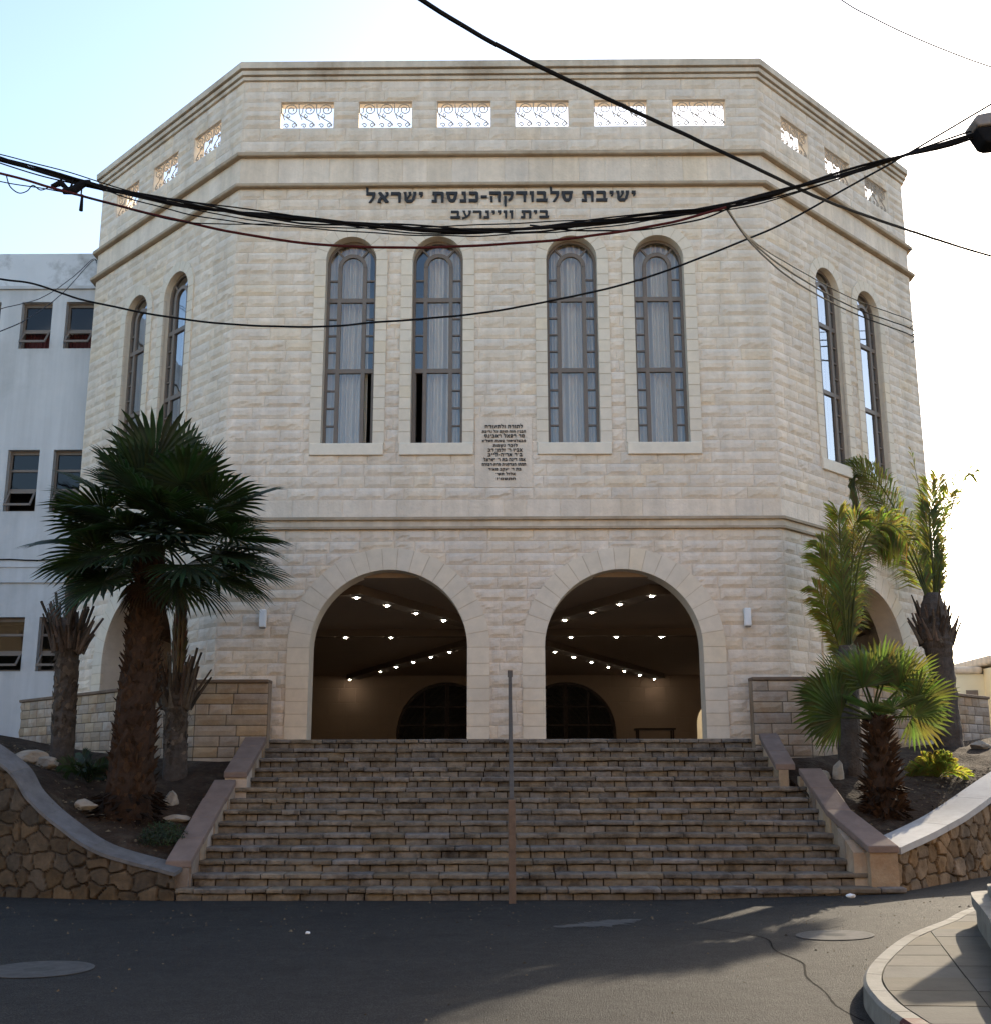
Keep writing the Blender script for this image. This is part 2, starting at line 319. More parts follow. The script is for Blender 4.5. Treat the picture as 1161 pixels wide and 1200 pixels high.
def wall_sheet(mb, fr, s0, s1, courses, openings, cell=0.06, joint=0.006, seed=0, bw=(0.34, 0.78), relief=0.022, tk=0.045, margin=0.2, jt=1.0):
    """Stone facing of separate blocks: real joints, real rock faces. courses: (z0, z1, kind)."""
    for ci, (z0, z1, kind) in enumerate(courses):
        js = [s0]
        x = s0 + rnd(.2, .8)
        while x < s1 - .3:
            js.append(x); x += rnd(*bw) if kind != 'tall' else rnd(.42, .5)
        js.append(s1)
        for op in openings:     # joints run into rectangular openings
            if op[0] == 'rect' and op[3] < z1 - 1e-3 and op[4] > z0 + 1e-3:
                js = [j for j in js if not (op[1] - .14 < j < op[2] + .14)] + [op[1], op[2]]
        js = sorted(set(js))
        zr = [z0, z0 + joint * .5, z0 + joint * .5 + .02]
        nz = max(1, int((z1 - z0 - 2 * .025) / (cell * .6 if kind == 'rough' else cell)))
        a, b = z0 + joint * .5 + .02, z1 - joint * .5 - .02
        zr += [a + (b - a) * i / nz for i in range(1, nz)] + [b, z1 - joint * .5, z1]
        for bi in range(len(js) - 1):
            a0, a1 = js[bi], js[bi + 1]
            if a1 - a0 < .02: continue
            ns = max(1, int((a1 - a0 - .05) / cell))
            p, q = a0 + joint * .5 + .02, a1 - joint * .5 - .02
            sr = [a0, a0 + joint * .5] + [p + (q - p) * i / ns for i in range(ns + 1)] + [a1 - joint * .5, a1]
            mb.tint = stone_tint(tk)
            off = rnd(0, 100); rough = kind == 'rough'
            rl = relief * rnd(.6, 1.25)
            idx = {}
            def gv(i, k):
                if (i, k) in idx: return idx[(i, k)]
                s, z = sr[i], zr[k]
                if i in (0, len(sr) - 1) or k in (0, len(zr) - 1): h = 0.0
                elif i in (1, len(sr) - 2) or k in (1, len(zr) - 2): h = .007
                elif not rough: h = .010
                else:
                    t = (z - z0) / (z1 - z0)
                    brk = .26 + .22 * noise.noise(Vector((s * 5 + off, seed, 1))) + .10 * noise.noise(Vector((s * 17 + off, seed, 2)))
                    up = max(0., min(1., (t - brk) / .16 + .5)); up = up * up * (3 - 2 * up)
                    nn = noise.fractal(Vector((s * 5 + off, z * 8.0, seed * 7.3)), 0.8, 2.1, 3)
                    edge = min(min(i - 2, len(sr) - 3 - i), min(k - 2, len(zr) - 3 - k))
                    body = rl * (.25 + up * (.75 - .45 * (t - brk)) + .38 * nn)
                    h = .011 + max(0, body if edge >= 1 else body * .22)
                    for op in openings:
                        if op[0] == 'arch' and in_open(op, s, z, .42): h = min(h, .018 if in_open(op, s, z, .21) or op[2] > 1 else h)
                if jt < 1:
                    tt = mb.tint; mb.tint = tuple(c * jt for c in tt) if h == 0.0 else tt
                    idx[(i, k)] = mb.vert(fr(s, z, h)); mb.tint = tt; return idx[(i, k)]
                idx[(i, k)] = mb.vert(fr(s, z, h)); return idx[(i, k)]
            for i in range(len(sr) - 1):
                for k in range(len(zr) - 1):
                    drop = False
                    for op in openings:
                        if op[0] == 'rect':
                            if in_open(op, (sr[i] + sr[i + 1]) / 2, (zr[k] + zr[k + 1]) / 2): drop = True; break
                        elif all(in_open(op, ss, zz, margin) for ss in (sr[i], sr[i + 1]) for zz in (zr[k], zr[k + 1])): drop = True; break
                    if not drop: mb.f.append([gv(i, k), gv(i + 1, k), gv(i + 1, k + 1), gv(i, k + 1)])
    mb.tint = (1, 1, 1)

def arch_ring(mb, fr, c, hw, z0, zs, width, h, depth, block=0.36, nv=None, k=0.06):
    """Dressed voussoirs and jamb blocks round an arched opening, and the reveal behind them."""
    H = 0.006
    zz = z0
    while zz < zs - 1e-3:
        e = min(zs, zz + block)
        if zs - e < .15: e = zs
        for sg in (-1, 1):
            mb.tint = stone_tint(k)
            a, b = c + sg * hw, c + sg * (hw + width)
            lo, hi = min(a, b), max(a, b)
            fr.box(mb, lo, hi, zz + H, e - H, -.02, h)
        zz = e
    nv = nv or max(7, int(math.pi * (hw + width / 2) / block)) | 1
    for i in range(nv):
        a0 = math.pi * i / nv + H / (hw + width); a1 = math.pi * (i + 1) / nv - H / (hw + width)
        mb.tint = stone_tint(k); sub = 4
        A = [(c + hw * math.cos(a0 + (a1 - a0) * q / sub), zs + hw * math.sin(a0 + (a1 - a0) * q / sub)) for q in range(sub + 1)]
        B = [(c + (hw + width) * math.cos(a0 + (a1 - a0) * q / sub), zs + (hw + width) * math.sin(a0 + (a1 - a0) * q / sub)) for q in range(sub + 1)]
        fr.ribbon(mb, A[::-1], B[::-1], -.02, h)
    mb.tint = (.93, .93, .93)
    ins = archpts(c, hw, z0, zs, 28, 0.0); out = archpts(c, hw, z0, zs, 28, min(width, .12) )
    fr.ribbon(mb, ins, out, -depth, -.006)
    # joint mortar behind the blocks
    mb.tint = (.78, .74, .7)
    ins = archpts(c, hw, z0, zs, 28, .004); out = archpts(c, hw, z0, zs, 28, width - .004)
    fr.ribbon(mb, ins, out, -.006, h - .008)
    mb.tint = (1, 1, 1)

def sweep(mb, path, prof):
    """closed profile [(outward, z)] swept with mitres along an open plan path (wall line, outward = right of travel)."""
    P = [Vector((x, y)) for x, y in path]; offs = []
    for i in range(len(P)):
        d0 = (P[i] - P[i - 1]).normalized() if i else None
        d1 = (P[i + 1] - P[i]).normalized() if i < len(P) - 1 else None
        n0 = Vector((d0.y, -d0.x)) if d0 else None; n1 = Vector((d1.y, -d1.x)) if d1 else None
        if n0 is None: m = n1
        elif n1 is None: m = n0
        else:
            m = (n0 + n1).normalized(); m = m / m.dot(n0)
        offs.append(m)
    rings = [[mb.vert((P[i].x + offs[i].x * e, P[i].y + offs[i].y * e, z)) for e, z in prof] for i in range(len(P))]
    n = len(prof)
    for i in range(len(P) - 1):
        for k in range(n): mb.f.append([rings[i][k], rings[i + 1][k], rings[i + 1][(k + 1) % n], rings[i][(k + 1) % n]])
    mb.f.append(rings[0]); mb.f.append(rings[-1][::-1])

def catmull(pts, sub=6):
    P = [Vector(p) for p in pts]; out = []
    for i in range(len(P) - 1):
        p0 = P[max(i - 1, 0)]; p1 = P[i]; p2 = P[i + 1]; p3 = P[min(i + 2, len(P) - 1)]
        for k in range(sub):
            t = k / sub
            out.append(.5 * ((2 * p1) + (p2 - p0) * t + (2 * p0 - 5 * p1 + 4 * p2 - p3) * t * t + (3 * p1 - p0 - 3 * p2 + p3) * t ** 3))
    out.append(P[-1]); return out

# ================================================================== SETTING
def road_z(x, y):
    t = max(0.0, min(x, 30) - 2.2)
    return 0.030 * t + 0.008 * noise.noise(Vector((x * .35, y * .35, 3)))
g = MB()
xs = [-70, -40, -25] + [-16 + i * .5 for i in range(65)] + [25, 40, 70]
ys = [-60, -40, -28] + [-22 + i * .5 for i in range(45)] + [2, 6, 12]
idx = {}
for i, x in enumerate(xs):
    for j, y in enumerate(ys): idx[i, j] = g.vert((x, y, road_z(x, y)))
for i in range(len(xs) - 1):
    for j in range(len(ys) - 1): g.f.append([idx[i, j], idx[i + 1, j], idx[i + 1, j + 1], idx[i, j + 1]])
tag(g.build('road', M['asphalt'], smooth=True), kind='structure')
g = MB(); g.face([(-900, -900, -.35), (900, -900, -.35), (900, 900, -.35), (-900, 900, -.35)])
tag(g.build('ground', M['groundmat']), kind='structure')
# gutter crack and worn patch in the asphalt
def ground_strip(name, pts, wfun, mat, dz=.004):
    mb = MB(); P = catmull(pts, 8); L = []
    for i, p in enumerate(P):
        d = (P[min(i + 1, len(P) - 1)] - P[max(0, i - 1)]).normalized(); n = Vector((-d.y, d.x, 0)); wd = wfun(i / (len(P) - 1))
        a, b = p + n * wd * rnd(.5, 1.2), p - n * wd * rnd(.5, 1.2)
        L.append((mb.vert((a.x, a.y, road_z(a.x, a.y) + dz)), mb.vert((b.x, b.y, road_z(b.x, b.y) + dz))))
    for i in range(len(L) - 1): mb.f.append([L[i][0], L[i][1], L[i + 1][1], L[i + 1][0]])
    return tag(mb.build(name, mat), kind='structure')
ground_strip('road_crack', [(2.0, -6.9, 0), (2.47, -7.7, 0), (2.40, -8.6, 0), (2.46, -9.3, 0), (2.33, -9.95, 0), (2.30, -10.6, 0), (2.24, -11.1, 0), (2.27, -11.6, 0)], lambda t: .009, M['tarcrack'])
ground_strip('road_patch', [(.55, -6.9, 0), (.8, -6.75, 0), (1.05, -6.62, 0), (1.3, -6.35, 0), (1.52, -6.2, 0)], lambda t: .24 * math.sin(math.pi * min(1, t + .04)) + .01, M['patch'])

# ================================================================== MAIN BUILDING
B = thing('stone_building', 'large cream stone building with chamfered corners, arched porch and tall arched windows', 'building')
C0 = [(-8.76, 20.0), (-8.76, 4.01), (-4.75, 0.0), (4.75, 0.0), (8.76, 4.01), (8.76, 20.0)]
q = math.sqrt(.5)
FRONT = Frame((0.07, 0), (1, 0), (0, -1))
RIGHT = Frame((4.75, 0), (q, q), (q, -q))
LEFT = Frame((-4.75, 0), (-q, q), (-q, -q))      # s runs away from the front corner
LS = 5.67
def courses(z0, z1, n, kind='rough'):
    return [(z0 + (z1 - z0) * i / n, z0 + (z1 - z0) * (i + 1) / n, kind) for i in range(n)]
CRS = courses(1.5, 5.61, 20) + [(5.81, 6.13, 'smooth')] + courses(6.13, 11.97, 28)
CRS_TOP = [(12.04, 12.59, 'tall')] + courses(12.67, 13.2, 2) + courses(13.2, 13.74, 3) + courses(13.74, 14.17, 2)
WIN_F = [-2.74, -1.19, 1.19, 2.74]; WIN_S = [2.05, 3.62]
HW, WZ0, WZS = .45, 7.12, 10.55
ARF = [-1.95, 1.95]; AHW, AZ0, AZS = 1.31, 2.1, 3.6
GR_F = [-3.64, -2.19, -.74, .70, 2.15, 3.60]; GR_S = [1.27, 2.87, 4.47]; GZ0, GZ1, GHW = 13.2, 13.74, .49

def sheet(fr, s0, s1, wins, arches, seed, gr):
    ops = [('arch', c, HW, WZ0 - .2, WZS) for c in wins] + [('arch', c, AHW, 0, AZS) for c in arches]
    if fr is FRONT: ops.append(('rect', -.52, .46, 6.13 + .2085714 * 1, 6.13 + .2085714 * 7))
    mb = MB(); wall_sheet(mb, fr, s0, s1, CRS, ops, seed=seed, margin=.18)
    ops2 = [('rect', c - GHW, c + GHW, GZ0, GZ1) for c in gr]
    wall_sheet(mb, fr, s0, s1, CRS_TOP, ops2, seed=seed + 1, relief=.022)
    if fr is LEFT: mb.f = [f[::-1] for f in mb.f]
    return mb.build('wall', M['stone'], B, smooth=False)
sheet(FRONT, -4.82, 4.68, WIN_F, ARF, 1, GR_F)
sheet(RIGHT, 0, LS, WIN_S, [2.72], 2, GR_S)
sheet(LEFT, 0, LS, WIN_S, [2.72], 3, GR_S)
# flanks and back
mb = MB()
mb.box(-8.76, -8.4, 4.3, 20.0, 1.0, 14.17); mb.box(8.4, 8.76, 4.3, 20.0, 1.0, 14.17); mb.box(-8.4, 5.9, 19.7, 20.0, 1.0, 14.17); mb.box(5.9, 8.4, 19.7, 20.0, 5.0, 14.17)
mb.build('wall', M['stone'], B)
# parapet body round the scroll openings
mb = MB()
for fr, s0, s1, gr in ((FRONT, -4.70, 4.56, GR_F), (RIGHT, .12, LS - .1, GR_S), (LEFT, .12, LS - .1, GR_S)):
    edges = [s0] + [e for c in gr for e in (c - GHW, c + GHW)] + [s1]
    for i in range(0, len(edges), 2): fr.box(mb, edges[i], edges[i + 1], GZ0, GZ1, -.22, -.003)
    fr.box(mb, s0, s1, 12.0, GZ0, -.22, -.003); fr.box(mb, s0, s1, GZ1, 14.17, -.22, -.003)
mb.build('parapet', M['smooth'], B)
# mouldings
mb = MB(); sweep(mb, C0, [(-.3, 14.17), (.055, 14.17), (.06, 14.232), (.02, 14.236), (.02, 14.256), (.10, 14.258), (.105, 14.335), (.06, 14.339), (.06, 14.362), (.15, 14.364), (.155, 14.485), (.14, 14.50), (-.3, 14.50)]); mb.build('cornice', M['trim'], B)
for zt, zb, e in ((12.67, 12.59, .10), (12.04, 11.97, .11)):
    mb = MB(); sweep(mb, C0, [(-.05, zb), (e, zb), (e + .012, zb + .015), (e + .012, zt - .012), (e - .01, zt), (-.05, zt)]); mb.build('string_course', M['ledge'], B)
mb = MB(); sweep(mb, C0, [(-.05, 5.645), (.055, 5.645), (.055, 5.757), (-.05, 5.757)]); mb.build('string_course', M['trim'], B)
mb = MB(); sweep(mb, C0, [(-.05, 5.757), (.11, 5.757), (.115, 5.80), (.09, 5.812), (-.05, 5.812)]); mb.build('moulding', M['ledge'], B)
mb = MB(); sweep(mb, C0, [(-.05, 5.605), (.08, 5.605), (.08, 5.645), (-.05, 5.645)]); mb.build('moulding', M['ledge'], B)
# slabs
mb = MB()
def slab(z0, z1, y1=19.7):
    pts = [(-8.5, 4.1), (-4.65, .25), (4.65, .25), (8.5, 4.1), (8.4, y1), (-8.4, y1)]
    n = len(pts)
    lo = [mb.vert((x, y, z0)) for x, y in pts]; hi = [mb.vert((x, y, z1)) for x, y in pts]
    mb.f.append(lo[::-1]); mb.f.append(hi)
    for i in range(n): mb.f.append([lo[i], lo[(i + 1) % n], hi[(i + 1) % n], hi[i]])
slab(12.3, 12.6); mb.build('roof', M['plaster'], B)
mb = MB(); slab(5.2, 5.6); mb.build('upper_floor', M['dark'], B)
mb = MB(); mb.box(-8.3, 8.3, 7.0, 7.2, 5.6, 12.3); mb.build('partition_wall', M['dark'], B)
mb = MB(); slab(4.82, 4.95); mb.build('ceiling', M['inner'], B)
mb = MB(); slab(1.9, 2.1); mb.box(-3.95, 4.5, -.12, .26, 1.9, 2.098); mb.build('floor', M['innerfloor'], B)

# porch arches
def porch_arch(fr, c, flip=False):
    mb = MB(); arch_ring(mb, fr, c, AHW, AZ0 - (.0 if fr is FRONT else .3), AZS, .37, .042, .42, block=.2055, nv=19, k=.035)
    return mb.build('arch_surround', M['smooth'], B)
for c in ARF: porch_arch(FRONT, c)
porch_arch(RIGHT, 2.72); porch_arch(LEFT, 2.72)

# tall windows
def window(fr, c, openpart=None, curtain=True, glass='glass', rec=.175):
    H0, H1 = -rec - .06, -rec; HG = -rec - .03
    mb = MB()
    P = archpts(c, HW, WZ0, WZS, 24, .01); Q = archpts(c, HW, WZ0, WZS, 24, -.05)
    fr.ribbon(mb, P, Q, H0, H1); fr.box(mb, c - HW, c + HW, WZ0, WZ0 + .06, H0, H1 + .002)
    zt = WZS - .05
    for sg in (-1, 1): fr.box(mb, c + sg * .225 - .035, c + sg * .225 + .035, WZ0 + .06, zt, H0 + .004, H1 + .006)
    for z in (8.52, 9.86): fr.box(mb, c - HW + .04, c + HW - .04, z - .04, z + .04, H0 + .002, H1 + .004)
    P = archpts(c, .19, zt - .01, zt, 14); Q = archpts(c, .26, zt - .01, zt, 14); fr.ribbon(mb, P, Q, H0 + .004, H1 + .006)
    for a in (R(50), R(130)):
        d = Vector((math.cos(a), math.sin(a))); n = Vector((-d.y, d.x)) * .016
        a0, a1 = Vector((c, zt)) + d * .25, Vector((c, zt)) + d * .43
        fr.ribbon(mb, [tuple(a0 + n), tuple(a1 + n)], [tuple(a0 - n), tuple(a1 - n)], H0 + .006, H1 - .004)
    bars = [10.24] + [8.56 + 1.26 * i / 4 for i in (1, 2, 3)] + [7.18 + 1.30 * i / 4 for i in (1, 2, 3)]
    for z in bars:
        for sg in (-1, 1):
            if openpart == sg and z < 8.5: continue
            lo, hi = sorted((c + sg * .255, c + sg * .41)); fr.box(mb, lo, hi, z - .014, z + .014, H0 + .008, H1 - .006)
    if openpart:      # the swung-out narrow casement
        sg = openpart; e = c + sg * .41
        for (z0, z1, w0, w1) in ((7.18, 8.48, 0, .03), (7.18, 8.48, .13, .16)):
            mb.hexa([fr(e - sg * .01, z0, H1 - .02 + w0 * -1.2), fr(e - sg * .03, z0, H1 - .02 - w0 * 1.2), fr(e - sg * .03, z0, H1 - .05 - w1 * 1.2), fr(e - sg * .01, z0, H1 - .05 - w1 * 1.2),
                     fr(e - sg * .01, z1, H1 - .02 + w0 * -1.2), fr(e - sg * .03, z1, H1 - .02 - w0 * 1.2), fr(e - sg * .03, z1, H1 - .05 - w1 * 1.2), fr(e - sg * .01, z1, H1 - .05 - w1 * 1.2)])
    W = mb.build('window', M['alu'], B)
    g = MB(); pts = archpts(c, HW, WZ0 + .05, WZS, 24, -.03)
    if openpart:
        sg = openpart
        top = [p for p in pts if True]
        # glass above the open casement plus the closed part below it
        up = [(p[0], max(p[1], 8.5)) for p in pts]
        g.face([fr(*p, HG) for p in up[::-1]])
        lo, hi = sorted((c - sg * (HW - .03), c + sg * .225)); g.face([fr(lo, WZ0 + .05, HG), fr(hi, WZ0 + .05, HG), fr(hi, 8.5, HG), fr(lo, 8.5, HG)])
    else: g.face([fr(*p, HG) for p in (pts if fr is LEFT else pts[::-1])])
    g.build('pane', M[glass], W)
    s = MB(); s.tint = (1.08, 1.1, 1.12); fr.box(s, c - HW - .19, c + HW + .19, WZ0 - .21, WZ0 + .004, -.2, .075); bevel(s.build('sill', M['smooth'], W), .012)
    s = MB(); arch_ring(s, fr, c, HW, WZ0, WZS, .2, .046, .24, block=.2086, nv=9, k=.03); s.build('surround', M['smooth'], W)
    if curtain:
        k = MB(); n = 90; prev = None
        a, b = (c - .43, c + .43) if openpart is None else ((c - .22, c + .43) if openpart < 0 else (c - .43, c + .30))
        ph = rnd(0, 6)
        for i in range(n + 1):
            s_ = a + (b - a) * i / n; d = -.40 + .06 * math.sin(s_ * 52 + ph + 1.6 * math.sin(s_ * 9)) + .02 * math.sin(s_ * 23 + ph)
            tz = WZS + math.sqrt(max(0, (HW - .01) ** 2 - (s_ - c) ** 2)) + .1
            sw = .02 * math.sin(ph + 3)
            cur = (k.vert(fr(s_ + sw, WZ0 - .2, d)), k.vert(fr(s_, 9.0, d * .98)), k.vert(fr(s_, tz, d)))
            if prev: k.f.append([prev[0], cur[0], cur[1], prev[1]]); k.f.append([prev[1], cur[1], cur[2], prev[2]])
            prev = cur
        k.build('curtain', M['curtain'], W, smooth=True)
    return W
for c, op in zip(WIN_F, (1, -1, None, None)): window(FRONT, c, op)
for fr in (RIGHT, LEFT):
    for c in WIN_S: window(fr, c, None, True, 'sideglass', .085)

# scroll grilles in the parapet openings
def spiral(cx, cz, r0, a0, turns, n=26, sgn=1):
    return [(cx + r0 * (1 - .8 * i / n) * math.cos(a0 + sgn * turns * 2 * math.pi * i / n), cz + r0 * (1 - .8 * i / n) * math.sin(a0 + sgn * turns * 2 * math.pi * i / n)) for i in range(n + 1)]
def grille(fr, c):
    mb = MB(); hh = -.035; rr = .0105
    def rod(pts, r=rr): mb.tube([fr(s, z, hh) for s, z in pts], r, 5)
    rod([(c - GHW, GZ0 + .015), (c + GHW, GZ0 + .015)], .009); rod([(c - GHW, GZ1 - .015), (c + GHW, GZ1 - .015)], .009)
    for k in (-1, 0, 1):
        x = c + k * .325
        top = spiral(x + .03, GZ1 - .145, .125, R(200), 1.7, 40, -1)
        rod(top[::-1] + [(x - .13, GZ1 - .24), (x - .02, GZ1 - .33), (x + .10, GZ0 + .14), (x + .13, GZ0 + .06)])
        rod(spiral(x + .085, GZ0 + .075, .055, R(10), 1.1, 18, 1)); rod(spiral(x - .06, GZ0 + .07, .05, R(170), 1.1, 18, -1))
        rod([(x - .165, GZ1 - .02), (x - .155, GZ1 - .2), (x - .10, GZ0 + .2)]); rod(spiral(x - .02, GZ0 + .27, .045, R(100), 1.0, 14, 1))
    mb.build('grille', M['iron'], B)
for c in GR_F: grille(FRONT, c)
for fr in (RIGHT, LEFT):
    for c in GR_S: grille(fr, c)

# porch interior: back wall with two glazed doors, radial ceiling beams, central column
ROOM = Frame((0.07, 19.55), (1, 0), (0, -1))
mb = MB()
ops = [('arch', -1.95, 1.65, 0, 2.95), ('arch', 1.95, 1.65, 0, 2.95), ('arch', 7.1, .85, 0, 3.2)]
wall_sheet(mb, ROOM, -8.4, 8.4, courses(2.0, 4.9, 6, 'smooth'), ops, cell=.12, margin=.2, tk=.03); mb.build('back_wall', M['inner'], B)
mb = MB()
for c, hw_, zs_, wd_ in ((-1.95, 1.65, 2.95, .22), (1.95, 1.65, 2.95, .22), (7.1, .85, 3.2, .25)):
    mb = MB(); arch_ring(mb, ROOM, c, hw_, 2.1, zs_, wd_, .03, .3, block=.4, k=.03); mb.build('inner_arch', M['inner'], B)
for c in (-1.95, 1.95):
    mb = MB(); fr = ROOM
    P = archpts(c, 1.65, 2.1, 2.95, 20, .02); Q = archpts(c, 1.65, 2.1, 2.95, 20, -.09); fr.ribbon(mb, P, Q, -.2, -.1)
    for s_ in (-.75, -.04, .04, .75):
        zt = 2.95 + math.sqrt(max(0, 1.6 ** 2 - s_ * s_)); fr.box(mb, c + s_ - .035, c + s_ + .035, 2.1, zt, -.19, -.11)
    for z in (2.6, 3.2, 3.8): 
        e = 1.6 if z < 2.95 else math.sqrt(1.6 ** 2 - (z - 2.95) ** 2); fr.box(mb, c - e, c + e, z - .03, z + .03, -.185, -.115)
    D_ = mb.build('inner_door', M['wood'], B)
    g = MB(); g.face([fr(*p, -.15) for p in archpts(c, 1.65, 2.1, 2.95, 20, 0)[::-1]]); g.build('pane', M['darkglass'], D_)
mb = MB(); mb.box(-8.4, 4.9, 20.4, 20.5, 1.9, 5.2); mb.build('partition_wall', M['dark'], B)
mb = MB(); mb.box(5.2, 9.4, 22.2, 22.4, 1.9, 5.2); mb.build('rear_wall', M['yellow'], B)
mb = MB(); cx, cy = 0.05, 7.4
mb.lathe([(.34, 0), (.34, .2), (.27, .25), (.25, 2.0), (.30, 2.1), (.42, 2.45), (.45, 2.55)], (cx, cy, 2.1), 20); mb.build('column', M['inner'], B)
BEAMS = {'front left': (-.455, -1.05), 'front right': (.455, -1.05), 'left': (-1, 0), 'right': (1, 0), 'back left': (-.43, 1), 'back right': (.43, 1)}
for nme, (dx, dy) in BEAMS.items():
    d = Vector((dx, dy, 0)).normalized(); n = Vector((-d.y, d.x, 0)); Lb = {'f': 6.9, 'l': 8.2, 'r': 8.2, 'b': 12.6}[nme[0]]
    mb = MB(); a = Vector((cx, cy, 0)) + d * .3; b = Vector((cx, cy, 0)) + d * Lb
    wd0, wd1 = .16, .22
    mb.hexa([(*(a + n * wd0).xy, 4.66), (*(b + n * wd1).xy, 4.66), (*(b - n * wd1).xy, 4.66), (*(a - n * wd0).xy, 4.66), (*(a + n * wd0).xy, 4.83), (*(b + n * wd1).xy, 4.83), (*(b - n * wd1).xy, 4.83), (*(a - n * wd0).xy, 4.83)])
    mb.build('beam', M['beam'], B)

TB = thing('wooden_table', 'small dark table standing by the back wall inside the right arch', 'table')
mb = MB(); mb.box(3.95, 5.15, 16.2, 16.8, 2.90, 2.95); mb.build('table_top', M['wood'], TB)
for lx in (4.0, 5.05):
    for ly in (16.25, 16.7):
        mb = MB(); mb.box(lx, lx + .05, ly, ly + .05, 2.1, 2.899); mb.build('leg', M['wood'], TB)

# recessed ceiling lights, one thing each
ring = MB(); ring.lathe([(.06, 0), (.085, 0), (.09, .012), (.06, .012)], (0, 0, -.012), 14)
bulbm = MB(); bulbm.lathe([(.012, -.026), (.024, -.022), (.032, -.010), (.034, .0)], (0, 0, -.004), 14)
ord_ = ['first', 'second', 'third', 'fourth', 'fifth', 'sixth', 'seventh']
ROWS = [('left arch upper row', [(-2.6, 1.31), (-2.15, 2.32), (-1.69, 3.38), (-1.2, 4.45)], 'from the arch edge'),
        ('left arch middle row', [(-3.61, 7.35), (-2.57, 7.37)], 'from the left'),
        ('left arch lower row', [(-5.04, 19.0), (-3.72, 16.06), (-3.1, 14.56), (-2.51, 13.19), (-1.93, 11.81), (-1.37, 10.54)], 'from the glowing back wall'),
        ('right arch upper row', [(2.66, 1.22), (2.19, 2.25), (1.75, 3.32), (1.27, 4.44)], 'from the arch edge'),
        ('right arch middle row', [(3.63, 7.36), (2.59, 7.33), (1.56, 7.39)], 'from the right'),
        ('right arch lower row', [(4.91, 19.0), (4.26, 17.49), (3.64, 16.13), (3.04, 14.74), (2.45, 13.33), (1.87, 11.91), (1.32, 10.61)], 'from the glowing back wall')]
proto = None
for rname, pts, how in ROWS:
    for i, (x, y) in enumerate(pts):
        if proto is None:
            o = ring.build('ceiling_light', M['white']); bl = bulbm.build('bulb', M['bulb'], o); proto = (o, bl)
        else:
            o = proto[0].copy(); COL.objects.link(o); bl = proto[1].copy(); COL.objects.link(bl); bl.parent = o
        o.location = (x, y, 4.655 if not (abs(y - 19) < .3) else 4.655)
        tag(o, f"small round ceiling light, {ord_[i]} {how} in the {rname}", 'ceiling light', 'recessed lights in the porch ceiling')

